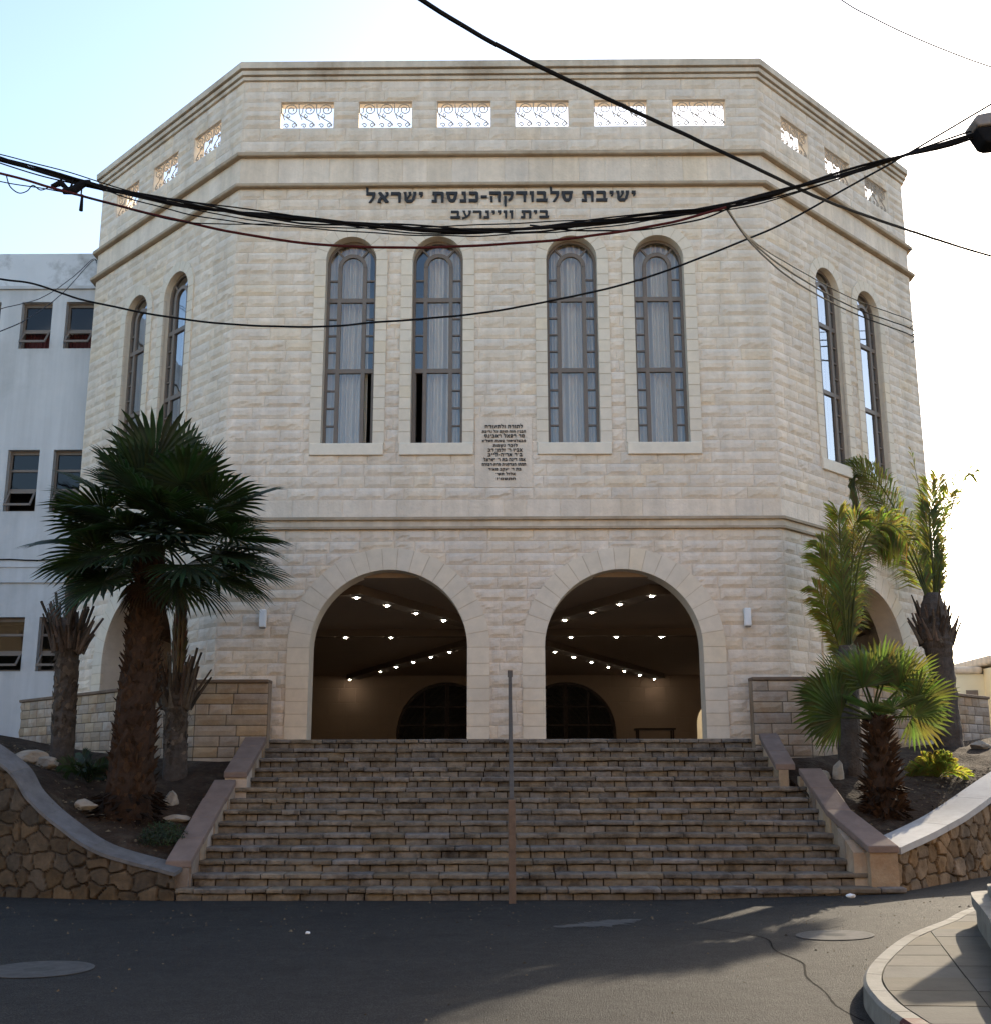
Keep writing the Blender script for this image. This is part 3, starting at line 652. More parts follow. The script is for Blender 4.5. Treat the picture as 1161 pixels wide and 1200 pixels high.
# ------------------------------------------------------------------ Hebrew lettering
GL = {
 'א': (8.4, [[(.3, 9.2), (1.2, 10), (2.7, 10), (8.4, .9), (7.8, 0), (5.8, 0)], [(5.6, 10), (8.0, 10), (8.2, 7.6), (6.0, 4.6), (5.0, 5.6), (6.3, 7.4)], [(0, 0), (2.6, 0), (2.4, 2.4), (3.6, 4.8), (2.6, 6.2), (.7, 3.2)]]),
 'ב': (8.4, [[(.4, 10), (6.4, 10), (7.4, 9), (7.4, 7.3), (.4, 7.3)], [(5.2, 7.5), (7.4, 7.5), (7.2, 2.4), (5.4, 2.4)], [(0, 2.7), (8.6, 2.7), (8.2, 0), (0, 0)]]),
 'ג': (5.2, [[(.8, 10), (4.2, 10), (4.2, 7.4), (.8, 7.4)], [(2.6, 7.5), (4.2, 7.5), (5.0, 0), (3.2, 0)], [(0, 0), (2, 0), (3.6, 3.2), (2.8, 4.2)]]),
 'ד': (8.4, [[(0, 10), (8.4, 10), (8.4, 7.3), (0, 7.3)], [(5.4, 7.5), (7.6, 7.5), (7.3, 0), (5.6, 0)]]),
 'ה': (8.4, [[(0, 10), (7.4, 10), (8.2, 9.2), (8.2, 7.3), (0, 7.3)], [(5.9, 7.5), (8.2, 7.5), (8, 0), (6.2, 0)], [(.5, 5.6), (2.6, 5.2), (2.5, 0), (.8, 0)]]),
 'ו': (3.6, [[(.2, 10), (3.4, 10), (3.4, 7.3), (.2, 7.3)], [(1.3, 7.5), (3.4, 7.5), (3.2, 0), (1.6, 0)]]),
 'ז': (4.4, [[(0, 10), (4.4, 10), (4.2, 7.3), (.2, 7.3)], [(1.4, 7.5), (3.2, 7.5), (3.0, 0), (1.5, 0)]]),
 'ח': (8.4, [[(0, 10), (8.2, 10), (8.2, 7.3), (0, 7.3)], [(5.9, 7.5), (8.2, 7.5), (8, 0), (6.2, 0)], [(.5, 7.5), (2.6, 7.5), (2.5, 0), (.8, 0)]]),
 'ט': (8.4, [[(.3, 10), (2.4, 10), (2.5, 2.4), (.6, 2.4)], [(.6, 2.5), (1.4, 0), (7, 0), (7.6, 2.5)], [(5.8, 2.4), (7.7, 2.4), (8.2, 8.6), (7.0, 10), (5.9, 7.6)], [(3.6, 10), (6.4, 10), (6.8, 7.6), (3.8, 7.4)]]),
 'י': (3.4, [[(.2, 10), (3.2, 10), (3.2, 6.9), (2.0, 5.0), (1.2, 5.4), (1.9, 7.3), (.2, 7.6)]]),
 'כ': (7.4, [[(.4, 10), (6.0, 10), (7.2, 8.8), (7.2, 7.3), (.4, 7.3)], [(5.0, 7.5), (7.2, 7.5), (7.2, 2.4), (5.0, 2.4)], [(.2, 2.7), (7.2, 2.7), (6.6, .6), (5.6, 0), (.2, 0)]]),
 'ל': (7.4, [[(.1, 14.4), (1.9, 14.0), (2.1, 9.0), (.5, 9.0)], [(.5, 10), (7.2, 10), (7.2, 7.3), (.5, 7.3)], [(5.0, 7.5), (7.2, 7.5), (6.7, 4.8), (4.2, 0), (2.3, 0), (4.8, 4.4)]]),
 'מ': (8.8, [[(3.0, 10), (7.6, 10), (8.6, 8.6), (8.6, 7.3), (3.6, 7.3)], [(6.4, 7.5), (8.6, 7.5), (8.4, 0), (6.6, 0)], [(4.2, 2.4), (8.4, 2.4), (8.4, 0), (4.2, 0)], [(.2, 10), (2.0, 10), (3.6, 6.6), (2.0, 0), (0, 0), (1.8, 6)]]),
 'ם': (8.4, [[(0, 10), (8.2, 10), (8.2, 7.4), (0, 7.4)], [(6.0, 7.5), (8.2, 7.5), (8.0, 2.3), (6.0, 2.3)], [(.5, 2.4), (8.0, 2.4), (8.0, 0), (.5, 0)], [(.5, 7.5), (2.6, 7.5), (2.4, 2.3), (.6, 2.3)]]),
 'נ': (5.0, [[(1.4, 10), (4.6, 10), (4.6, 7.3), (1.4, 7.3)], [(2.8, 7.5), (4.6, 7.5), (4.8, 2.3), (3.0, 2.3)], [(0, 2.5), (4.9, 2.5), (4.9, 0), (0, 0)]]),
 'ן': (3.6, [[(.2, 10), (3.4, 10), (3.4, 7.3), (.2, 7.3)], [(1.3, 7.5), (3.4, 7.5), (3.0, -4), (1.6, -4)]]),
 'ס': (8.6, [[(0, 10), (8.4, 10), (8.6, 8.6), (8.2, 7.3), (0, 7.3)], [(.3, 7.5), (2.4, 7.5), (3.5, 2.6), (2.2, .8), (.7, 4)], [(6.1, 7.5), (8.2, 7.5), (7.8, 4), (6.4, .8), (5.1, 2.6)], [(2.1, .9), (3.4, 0), (5.2, 0), (6.5, .9), (5.2, 2.7), (3.4, 2.7)]]),
 'ע': (7.8, [[(.4, 10), (2.8, 10), (2.6, 7.6), (4.6, 2.0), (3.0, 1.4), (1.2, 7.2)], [(5.2, 10), (7.6, 10), (7.6, 7.4), (6.6, 4.0), (4.4, 1.4), (.2, -1.0), (0, 1.0), (3.4, 2.6), (5.0, 4.4), (5.8, 7.4)]]),
 'פ': (7.8, [[(.4, 10), (6.2, 10), (7.6, 8.8), (7.6, 7.3), (.4, 7.3)], [(5.4, 7.5), (7.6, 7.5), (7.6, 2.4), (5.4, 2.4)], [(.2, 2.7), (7.6, 2.7), (7, .6), (6, 0), (.2, 0)], [(.4, 7.5), (2.2, 7.5), (2.0, 5.6), (3.6, 5.4), (3.4, 4), (.8, 4)]]),
 'צ': (8.0, [[(5.4, 10), (7.8, 10), (7.6, 7.6), (4.6, 4.4), (3.6, 5.2), (5.8, 7.6)], [(.3, 10), (2.6, 10), (7.6, 2.4), (7.4, 0), (5.6, 2.2)], [(0, 2.4), (7.4, 2.4), (7.4, 0), (0, 0)]]),
 'ק': (8.0, [[(0, 10), (6.8, 10), (7.8, 9.0), (7.8, 7.3), (0, 7.3)], [(5.6, 7.5), (7.8, 7.5), (6.9, 3), (4.7, .6), (3.7, 2.0), (5.4, 4.4)], [(.7, 5.6), (2.7, 5.2), (2.5, -4), (1.0, -4)]]),
 'ר': (7.6, [[(0, 10), (6.4, 10), (7.5, 9), (7.5, 7.3), (0, 7.3)], [(5.3, 7.5), (7.5, 7.5), (7.3, 0), (5.6, 0)]]),
 'ש': (10.0, [[(1.0, 2.6), (2.6, 0), (6.4, 0), (8.2, 2.6)], [(.1, 10), (2.6, 10), (2.6, 7.6), (3.0, 2.4), (1.0, 2.4), (.9, 7.4)], [(3.8, 10), (6.0, 10), (6.0, 7.6), (4.2, 4.6), (2.8, 2.4), (2.4, 3.6), (4.2, 7)], [(7.3, 10), (9.9, 10), (9.7, 7.4), (8.4, 2.4), (6.2, 2.0), (7.6, 7.2)]]),
 'ת': (9.0, [[(.4, 10), (7.8, 10), (8.8, 9), (8.8, 7.3), (.4, 7.3)], [(6.6, 7.5), (8.8, 7.5), (8.6, 0), (6.8, 0)], [(1.5, 7.5), (3.5, 7.5), (3.6, .8), (1.9, 1.4)], [(-.2, 2.2), (2, 2.2), (3.7, 1.6), (3.6, 0), (-.2, 0)]]),
 '-': (5.0, [[(.2, 6.2), (4.8, 6.2), (4.8, 4.2), (.2, 4.2)]]),
 "'": (2.0, [[(.4, 11), (1.8, 11), (1.2, 7.6), (.4, 7.6)]]),
 '"': (3.6, [[(.4, 11), (1.4, 11), (1.0, 7.6), (.4, 7.6)], [(2.2, 11), (3.2, 11), (2.8, 7.6), (2.2, 7.6)]]),
}
def text_line(mb, fr, text, sR, sL, zb, hgt, h0, h1):
    """right-to-left line of letters between sR and sL on the wall frame"""
    gap, sp = 1.5, 5.0
    tot = sum((sp if ch == ' ' else GL[ch][0] + gap) for ch in text) - gap
    k = (sR - sL) / tot; kz = hgt / 10; x = sR
    for ch in text:
        if ch == ' ': x -= sp * k; continue
        wd, polys = GL[ch]; x0 = x - wd * k
        for pi, P in enumerate(polys):
            e = .0006 * pi
            a = [(x0 + px * k, zb + pz * kz) for px, pz in P]
            ar = sum(a[i][0] * a[(i + 1) % len(a)][1] - a[(i + 1) % len(a)][0] * a[i][1] for i in range(len(a)))
            if ar < 0: a = a[::-1]
            n = len(a); f_ = [mb.vert(fr(s, z, h1 + e)) for s, z in a]; b_ = [mb.vert(fr(s, z, h0)) for s, z in a]
            mb.f.append(f_); mb.f.append(b_[::-1])
            for i in range(n): mb.f.append([f_[i], b_[i], b_[(i + 1) % n], f_[(i + 1) % n]])
        x = x0 - gap * k
O = -.07
NL = thing('name_lettering', 'two rows of large black Hebrew letters high on the front wall above the windows', 'lettering'); mb = MB()
text_line(mb, FRONT, 'ישיבת סלבודקה-כנסת ישראל', 2.45 + O, -2.44 + O, 11.665, .205, .03, .062)
mb.build('letter_row', M['letter'], NL); mb = MB()
text_line(mb, FRONT, 'בית וויינרעב', .87 + O, -.90 + O, 11.345, .15, .03, .058)
mb.build('letter_row', M['letter'], NL)
mb = MB()
mb.tint = (.97, .97, .97); FRONT.box(mb, -.521, .461, 6.13 + .2085714, 6.13 + .2085714 * 7, -.02, .017)
ded = thing('dedication_inscription', 'small block of black Hebrew lines on smooth stone between the middle windows', 'inscription')
mb.build('stone_panel', M['stone'], ded)
mb = MB()
DED = [('לתורה ולתעודה', .37, -.28, .056), ('הבנין הזה הוקם על נדיבת', .42, -.33, .040), ("מר רפאל ראבינס", .40, -.29, .056), ('מבאלטימור בשנת תשל"א', .42, -.33, .040), ('לזכר נשמת', .28, -.14, .044),
       ("אביו ר' זלמן דב", .36, -.23, .056), ("ב\"ר אריה-לייב", .36, -.23, .056), ("אמו דינה בת ר' ישראל", .41, -.30, .050), ('חמתו הצדקנית מרת דבורה', .42, -.33, .046), ("בת ר' יעקב מאיר", .34, -.22, .042), ('אלול תשי', .24, -.09, .042), ('התשמ"ז', .24, -.09, .040)]
zz = 7.405
for t_, r_, l_, h_ in DED:
    text_line(mb, FRONT, t_, r_ + O, l_ + O, zz - h_ * .2, h_, .012, .032); zz -= .0845
mb.build('letters', M['letter'], ded)

# wall lamps
for i, (s, lab) in enumerate(((-4.04, 'slim white wall lamp on the stone left of the left arch'), (4.0, 'slim white wall lamp on the stone right of the right arch'))):
    t = thing('wall_lamp', lab, 'wall lamp', 'wall lamps beside the arches')
    mb = MB(); FRONT.box(mb, s - .055, s + .055, 3.93, 4.23, .05, .16); bevel(mb.build('housing', M['white'], t), .02, 3)
    mb = MB(); FRONT.box(mb, s - .04, s + .04, 3.99, 4.17, .02, .052); mb.build('bracket', M['galv'], t)
    mb = MB(); FRONT.box(mb, s - .042, s + .042, 3.915, 3.932, .065, .145); mb.build('lens', M['galv'], t)

# ================================================================== STAIRS
ST = thing('stone_staircase', 'wide weathered stone staircase rising from the road to the porch', 'staircase')
RISE, RUN, NST = .15, .3115, 14
def stairx(k):      # k = 0 top
    if k >= 12: return -4.05, 5.0
    if k <= 4: return -3.77, 4.27
    return -3.93, 4.68
for k in range(NST):
    zt = 2.1 - k * RISE; y = -.2 - k * RUN
    x0, x1 = stairx(k)
    zb0, zb1 = zt - RISE, zt - RISE
    mb = MB(); mb.tint = (.25, .22, .2)
    mb.box(x0 + .01, x1 - .01, y + .05, y + RUN + .25, zt - RISE - .1, zt - .03)
    # riser stones
    x = x0
    while x < x1 - .02:
        wd = min(rnd(.14, .42), x1 - x)
        if x1 - x - wd < .1: wd = x1 - x
        mb.tint = stone_tint(.22); j = rnd(-.014, .012); g_ = .009
        zl = zt - RISE - .02; zh = zt - .068 + rnd(-.004, .004)
        n = max(2, int(wd / .09)); pr = None
        for i in range(n + 1):
            xx = x + g_ + (wd - 2 * g_) * i / n
            e = .012 if i in (0, n) else 0
            yy = y + .012 + j + rnd(-.006, .006) + e
            cur = [mb.vert((xx, y + .08, zl)), mb.vert((xx, yy + .004, zl)), mb.vert((xx, yy + rnd(-.004, .004), (zl + zh) / 2)), mb.vert((xx, yy + .008, zh - .004)), mb.vert((xx, y + .08, zh))]
            if pr:
                for a in range(4): mb.f.append([pr[a], cur[a], cur[a + 1], pr[a + 1]])
            else: mb.f.append(cur[::-1])
            pr = cur
        mb.f.append(pr)
        x += wd
    S_ = mb.build('step', M['step'], ST)
    mb = MB(); x = x0
    while x < x1 - .02:
        wd = min(rnd(.2, .68), x1 - x)
        if x1 - x - wd < .2: wd = x1 - x
        mb.tint = stone_tint(.22); j = rnd(-.018, .014); g_ = .007; jz = rnd(-.004, .004)
        th = .06 + rnd(-.004, .008); n = max(3, int(wd / .07)); pr = None
        for i in range(n + 1):
            xx = x + g_ + (wd - 2 * g_) * i / n
            e = .010 if i in (0, n) else 0
            yy = y - .026 + j + rnd(-.005, .005) + e; tz = zt + jz + rnd(-.002, .002) - e * .4
            cur = [mb.vert((xx, y + .2, tz - th)), mb.vert((xx, yy + .010, tz - th + rnd(-.004, .004))), mb.vert((xx, yy, tz - th + .014)), mb.vert((xx, yy + rnd(-.003, .003), tz - .016)), mb.vert((xx, yy + .013, tz - .003)), mb.vert((xx, y + RUN * .55, tz)), mb.vert((xx, y + RUN + .1, tz))]
            if pr:
                for a in range(6): mb.f.append([pr[a], cur[a], cur[a + 1], pr[a + 1]])
            else: mb.f.append(cur[::-1])
            pr = cur
        mb.f.append(pr); x += wd
    mb.build('nosing', M['step'], S_)

# handrail
HR = thing('stair_handrail', 'brown metal centre handrail climbing the middle of the stone stairs', 'handrail')
mb = MB(); mb.box(.085, .175, -4.62, -4.53, -.02, 1.22); bevel(mb.build('post', M['rust'], HR), .008)
for k in (5, 9): 
    y = -.2 - k * RUN + .12; mb = MB(); mb.box(.105, .155, y - .025, y + .025, 2.1 - k * RISE, 2.1 - k * RISE + 1.02); mb.build('post', M['rust'], HR)
mb = MB(); mb.box(.10, .155, -.33, -.27, 2.05, 3.13); mb.build('post', M['rust'], HR)
mb = MB()
mb.hexa([(.10, -4.6, 1.18), (.155, -4.6, 1.18), (.155, -.25, 3.12), (.10, -.25, 3.12), (.10, -4.6, 1.24), (.155, -4.6, 1.24), (.155, -.25, 3.19), (.10, -.25, 3.19)])
bevel(mb.build('rail', M['railmetal'], HR), .008)
mb = MB(); mb.box(.09, .17, -.25, -.21, 3.09, 3.20); bevel(mb.build('rail_cap', M['rust'], HR), .006)

# cheek walls
def slope_coping(mb, x0, x1, ya, za, yb, zb, th=.09, n=5, tintk=.1):
    for i in range(n):
        t0, t1 = i / n, (i + 1) / n; e = .004
        y0, y1 = ya + (yb - ya) * t0 - e, ya + (yb - ya) * t1 + e
        z0, z1 = za + (zb - za) * t0, za + (zb - za) * t1
        mb.tint = stone_tint(tintk); d = rnd(-.012, .012)
        mb.hexa([(x0 + d, y1, z1 - th), (x1 + d, y1, z1 - th), (x1 + d, y0, z0 - th), (x0 + d, y0, z0 - th), (x0 + d, y1, z1), (x1 + d, y1, z1), (x1 + d, y0, z0), (x0 + d, y0, z0)])
def cheek_body(mb, x0, x1, ya, za, yb, zb, th=.09):
    """stones of the cheek under the coping, coursed in vertical panels"""
    n = max(2, int(abs(yb - ya) / .32))
    for i in range(n):
        t0, t1 = i / n, (i + 1) / n
        y0, y1 = ya + (yb - ya) * t0, ya + (yb - ya) * t1
        z0, z1 = za + (zb - za) * t0 - th, za + (zb - za) * t1 - th
        zmin = max(-.1, min(z0, z1) - .6); mb.tint = stone_tint(.3); d = rnd(-.01, .012)
        mb.hexa([(x0 - d, y1 + .006, zmin), (x1 + d, y1 + .006, zmin), (x1 + d, y0 - .006, zmin), (x0 - d, y0 - .006, zmin), (x0 - d, y1 + .006, z1), (x1 + d, y1 + .006, z1), (x1 + d, y0 - .006, z0), (x0 - d, y0 - .006, z0)])
CW = thing('stair_side_wall', 'left stair side wall with sloping pink stone coping beside the tall fan palm', 'side wall', 'side walls of the stairs')
mb = MB(); cheek_body(mb, -4.08, -3.77, -.3, 2.17, -1.75, 1.58); cheek_body(mb, -4.22, -3.93, -1.78, 1.46, -4.0, .5); mb.box(-4.20, -3.95, -4.05, -3.95, -.1, .38); mb.build('wall', M['brick'], CW)
mb = MB(); slope_coping(mb, -4.10, -3.755, -.3, 2.18, -1.78, 1.58, n=3); slope_coping(mb, -4.24, -3.915, -1.76, 1.47, -4.06, .47, n=4); bevel(mb.build('coping', M['pink'], CW), .014)
CW2 = thing('stair_side_wall', 'right stair side wall with pink coping ending at the rubble retaining wall', 'side wall', 'side walls of the stairs')
mb = MB(); cheek_body(mb, 4.12, 4.28, -.12, 2.3, -1.52, 1.68); cheek_body(mb, 4.46, 4.69, -1.6, 1.6, -3.95, .64); mb.tint = (1, .95, .85); mb.box(4.40, 4.66, -1.62, -1.5, .8, 1.5); mb.box(4.62, 4.97, -4.10, -3.72, -.05, .56); mb.build('wall', M['brick'], CW2)
mb = MB(); slope_coping(mb, 4.08, 4.38, -.14, 2.3, -1.52, 1.68, n=3); slope_coping(mb, 4.42, 4.76, -1.55, 1.62, -2.9, 1.06, n=2)
mb.tint = (1, 1, 1); mb.hexa([(4.60, -4.12, .55), (4.99, -4.12, .55), (4.76, -2.9, .97), (4.42, -2.9, .97), (4.60, -4.12, .64), (4.99, -4.12, .64), (4.76, -2.9, 1.06), (4.42, -2.9, 1.06)])
bevel(mb.build('coping', M['pink'], CW2), .014)

# low block walls in front of the chamfered faces
def block_wall(label, path, z0, z1, seed):
    t = thing('low_stone_wall', label, 'low wall', 'low block walls beside the porch')
    mb = MB(); n = 9
    for i in range(len(path) - 1):
        a, b = Vector(path[i]), Vector(path[i + 1]); d = (b - a); L = d.length; d.normalize(); nn = Vector((d.y, -d.x))
        fr = Frame(a, d, nn)
        m2 = MB(); wall_sheet(m2, fr, 0, L, courses(z0, z1, 10), [], cell=.09, bw=(.26, .44), relief=.014, tk=.2, joint=.02, jt=.12, seed=seed + i)
        base = len(mb.v); mb.v += m2.v; mb.t += m2.t; mb.f += [[x + base for x in f] for f in m2.f]
        mb.tint = (.8, .75, .7); fr.box(mb, 0.0, L, z0, z1, -.26, -.004)
    # end return
    mb.build('wall', M['brick'], t)
    mb = MB(); sweep(mb, path, [(-.29, z1), (.045, z1), (.05, z1 + .055), (-.29, z1 + .06)]); bevel(mb.build('coping', M['browncap'], t), .012)
    return t
block_wall('low tan block wall with dark cap behind the tall fan palm, left of the stairs', [(-10.2, 4.85), (-4.93, -.42), (-3.76, -.42)], 1.3, 2.99, 11)
block_wall('low tan block wall with dark cap behind the bushy small palm, right of the stairs', [(4.02, -.42), (4.93, -.42), (9.75, 4.40)], 1.3, 3.01, 12)
mb = MB()

# rubble retaining walls
def rubble(mb, path, zlo, ztop, seed, cell=.028, size=.25, relief=.035):
    """path: plan polyline (outer face, outward = right of travel); ztop per vertex. Irregular stones with sunk joints."""
    C3 = catmull([(p[0], p[1], z) for p, z in zip(path, ztop)], 10); P = [Vector((p.x, p.y)) for p in C3]; ztop = [p.z for p in C3]; S = [0]
    for i in range(1, len(P)): S.append(S[-1] + (P[i] - P[i - 1]).length)
    rs = random.Random(seed); L = S[-1]; zmax = max(ztop)
    seeds = []
    nz = int((zmax + .4) / (size * .8)) + 2; ns = int(L / size) + 3
    for a in range(-1, ns):
        for b in range(-1, nz): seeds.append((a * size + rs.uniform(-.36, .36) * size + (b % 2) * size * .5, zlo + b * size * .8 + rs.uniform(-.3, .3) * size * .8, 1 + rs.uniform(-.28, .28), rs.uniform(-.25, .25), rs.uniform(-.012, .02)))
    def at(s):
        for i in range(len(S) - 1):
            if s <= S[i + 1] + 1e-6: break
        t = (s - S[i]) / (S[i + 1] - S[i]); p = P[i].lerp(P[i + 1], t); d = (P[i + 1] - P[i]).normalized()
        return p, Vector((d.y, -d.x)), ztop[i] + (ztop[i + 1] - ztop[i]) * t
    n = int(L / cell); prev = None
    for i in range(n + 1):
        s = L * i / n; p, nn, zt = at(s); row = []
        m = max(2, int((zmax - zlo) / cell))
        near = [q_ for q_ in seeds if abs(q_[0] - s) < size * 1.6]
        for k in range(m + 1):
            z = zlo + (zt - zlo) * k / m
            sw = s + .07 * noise.noise(Vector((s * 5, z * 5, seed))); zw = z + .07 * noise.noise(Vector((s * 5 + 9, z * 5, seed)))
            ds = sorted(((sw - q_[0]) ** 2 + ((zw - q_[1]) * 1.25) ** 2, q_) for q_ in near)
            d1, d2 = math.sqrt(ds[0][0]), math.sqrt(ds[1][0]); e = d2 - d1; q_ = ds[0][1]
            f = min(1, e / .04); f = f * f * (3 - 2 * f)
            h = relief * f * (.75 + .4 * noise.noise(Vector((s * 7, z * 7, seed + 4)))) + q_[4] * f
            g_ = q_[2]; c = (g_ * (1 + q_[3] * .35), g_, g_ * (1 - q_[3] * .6))
            mb.tint = tuple(x * (.42 + .58 * f) for x in c)
            row.append(mb.vert((p.x + nn.x * h, p.y + nn.y * h, z)))
        if prev:
            for k in range(m): mb.f.append([prev[k], row[k], row[k + 1], prev[k + 1]])
        prev = row
    mb.tint = (1, 1, 1)
def wall_coping(mb, path, ztop, wid, th, over=.04, tilt=0.0, seg=.75, gap=.006):
    P = [Vector((p[0], p[1], z)) for p, z in zip(path, ztop)]; C = catmull(P, 10)
    S = [0]
    for i in range(1, len(C)): S.append(S[-1] + (C[i] - C[i - 1]).length)
    def frame(i):
        d = C[min(i + 1, len(C) - 1)] - C[max(0, i - 1)]; n = Vector((d.y, -d.x, 0)).normalized(); return C[i] + n * over, C[i] - n * (wid - over) + Vector((0, 0, tilt))
    cut = 0; st = 0; mb.tint = stone_tint(.08)
    for i in range(len(C) - 1):
        a0, b0 = frame(i); a1, b1 = frame(i + 1)
        if S[i] - cut > seg:
            cut = S[i]; mb.tint = stone_tint(.10)
            k = gap / max(.01, (C[i + 1] - C[i]).length); a0 = a0.lerp(a1, k); b0 = b0.lerp(b1, k)
        jg = .012 * noise.noise(C[i] * 6); jh = .012 * noise.noise(C[i + 1] * 6); jv = Vector((0, 0, 1)); a0 = a0 + (a0 - b0).normalized() * jg; a1 = a1 + (a1 - b1).normalized() * jh
        dn = Vector((0, 0, -th))
        mb.hexa([a0 + dn, a1 + dn, b1 + dn, b0 + dn, a0, a1, b1, b0])
    mb.tint = (1, 1, 1)
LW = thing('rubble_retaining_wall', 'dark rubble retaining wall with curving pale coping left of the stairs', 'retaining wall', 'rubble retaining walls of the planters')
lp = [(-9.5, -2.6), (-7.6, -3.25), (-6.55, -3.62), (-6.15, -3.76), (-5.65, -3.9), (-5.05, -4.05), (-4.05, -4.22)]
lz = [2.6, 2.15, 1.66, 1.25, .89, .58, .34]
mb = MB(); rubble(mb, lp, -.15, [z - .05 for z in lz], 5, size=.25); mb.build('wall', M['shaderubble'], LW)
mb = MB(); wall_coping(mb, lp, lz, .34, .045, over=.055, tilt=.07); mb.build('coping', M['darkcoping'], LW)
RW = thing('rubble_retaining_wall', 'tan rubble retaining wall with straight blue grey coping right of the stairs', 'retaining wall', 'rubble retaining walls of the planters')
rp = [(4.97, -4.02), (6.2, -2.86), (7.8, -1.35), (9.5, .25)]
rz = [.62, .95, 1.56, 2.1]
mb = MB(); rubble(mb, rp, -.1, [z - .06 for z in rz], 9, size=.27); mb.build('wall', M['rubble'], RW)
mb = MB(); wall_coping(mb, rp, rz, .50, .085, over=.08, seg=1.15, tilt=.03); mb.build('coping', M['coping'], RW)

# planter soil
def soil(name, A, Bp, nu, nv, seed):
    mb = MB(); A = catmull(A, nu); Bp = catmull(Bp, nu); G = []
    for i in range(len(A)):
        row = []
        for k in range(nv + 1):
            t = k / nv; p = A[i].lerp(Bp[i], t)
            p.z += .05 * noise.fractal(Vector((p.x * 1.6, p.y * 1.6, seed)), .8, 2, 4) * (1 if 0 < k < nv else .2)
            row.append(mb.vert(p))
        G.append(row)
    for i in range(len(G) - 1):
        for k in range(nv): mb.f.append([G[i][k], G[i + 1][k], G[i + 1][k + 1], G[i][k + 1]])
    return tag(mb.build(name, M['soil'], smooth=True), kind='structure')
soil('planter_soil', [(-12.4, -1.5, 2.7), (-9.4, -2.35, 2.4), (-6.45, -3.4, 1.5), (-5.55, -3.7, .80), (-4.05, -4.0, .28)], [(-12.4, 4.3, 2.6), (-10.2, 4.4, 2.35), (-7.3, 1.9, 1.95), (-4.9, -.45, 1.76), (-4.0, -.45, 1.76)], 12, 26, 1)
soil('planter_soil', [(4.72, -3.85, .48), (6.0, -2.65, .86), (7.5, -1.1, 1.48), (9.2, .5, 2.0), (12.4, 3.4, 2.8)], [(4.2, -.45, 1.78), (4.95, -.45, 1.8), (7.3, 1.92, 2.02), (9.7, 4.3, 2.25), (16, 12, 2.9)], 12, 26, 2)
def soilz(x, y, left):    # height of the bed, read back for standing things on it
    if left:
        f = .34 + max(0, -4.3 - x) * .48 if x > -6.6 else 1.5 + (-6.6 - x) * .3
        yf, yb = -4.1 + max(0, -4.3 - x) * .22, -.45 + max(0, -4.93 - x); zb = 1.76 + max(0, -4.9 - x) * .1
    else:
        f = .5 + max(0, x - 4.75) * .37; yf = -3.85 + max(0, x - 4.72) * .98; yb = -.45 + max(0, x - 4.95); zb = 1.78 + max(0, x - 4.9) * .1
    t = max(0, min(1, (y - yf) / (yb - yf))); return f + (zb - f) * t

# ================================================================== PALMS
def fan_leaf(mb, base, d, petl, R_, nb=34, spread=R(285), droop=.25, twist=0.0, cup=.25, tint=(1, 1, 1), fold=0.12):
    """one palmate leaf: a petiole and a pleated fan of pointed blades"""
    d = d.normalized(); side = d.cross(Vector((0, 0, 1)))
    if side.length < .05: side = Vector((1, 0, 0))
    side.normalize(); up = side.cross(d).normalized()
    rot = Matrix.Rotation(twist, 3, d); side = rot @ side; up = rot @ up
    hub = base + d * petl + Vector((0, 0, -.10 * petl * petl * max(0, 1 - d.z)))
    mb.tint = (tint[0] * 1.2, tint[1] * 1.1, tint[2])
    mid = base.lerp(hub, .5) + up * .03
    mb.tube([base, mid, hub], [.022, .016, .012], 5, False)
    for i in range(nb):
        a = -spread / 2 + spread * (i + .5) / nb; da = spread / nb * .5
        mb.tint = tuple(c * rnd(.75, 1.2) for c in tint)
        Lb = R_ * (1 - .28 * (abs(a) / (spread / 2)) ** 2) * rnd(.92, 1.06)
        def dirn(t): return d * math.cos(t) + side * math.sin(t)
        def P(r, t, lift=0):
            v = hub + dirn(t) * r + up * (cup * r * abs(math.sin(a)) * .5 + lift)
            v.z -= droop * (r / R_) ** 3 * R_ * .6
            return v
        r1, r2, r3 = Lb * .58, Lb * .80, Lb
        w2 = math.tan(da) * Lb * .58 * .70
        def Q(r, off, lift=0):
            v = P(r, a, lift); return v + (side * math.cos(a) - d * math.sin(a)) * off
        c0 = mb.vert(hub); rl = mb.vert(P(r1, a - da, 0)); rm = mb.vert(P(r1, a, fold * Lb * .12)); rr = mb.vert(P(r1, a + da, 0))
        m1 = mb.vert(Q(r2, -w2)); mm = mb.vert(Q(r2, 0, fold * Lb * .08)); m2 = mb.vert(Q(r2, w2)); tp = mb.vert(P(r3, a + rnd(-.02, .02)) + Vector((0, 0, -rnd(0, .05) * R_)))
        mb.f += [[c0, rl, rm], [c0, rm, rr], [rl, m1, mm, rm], [rm, mm, m2, rr], [m1, tp, mm], [mm, tp, m2]]
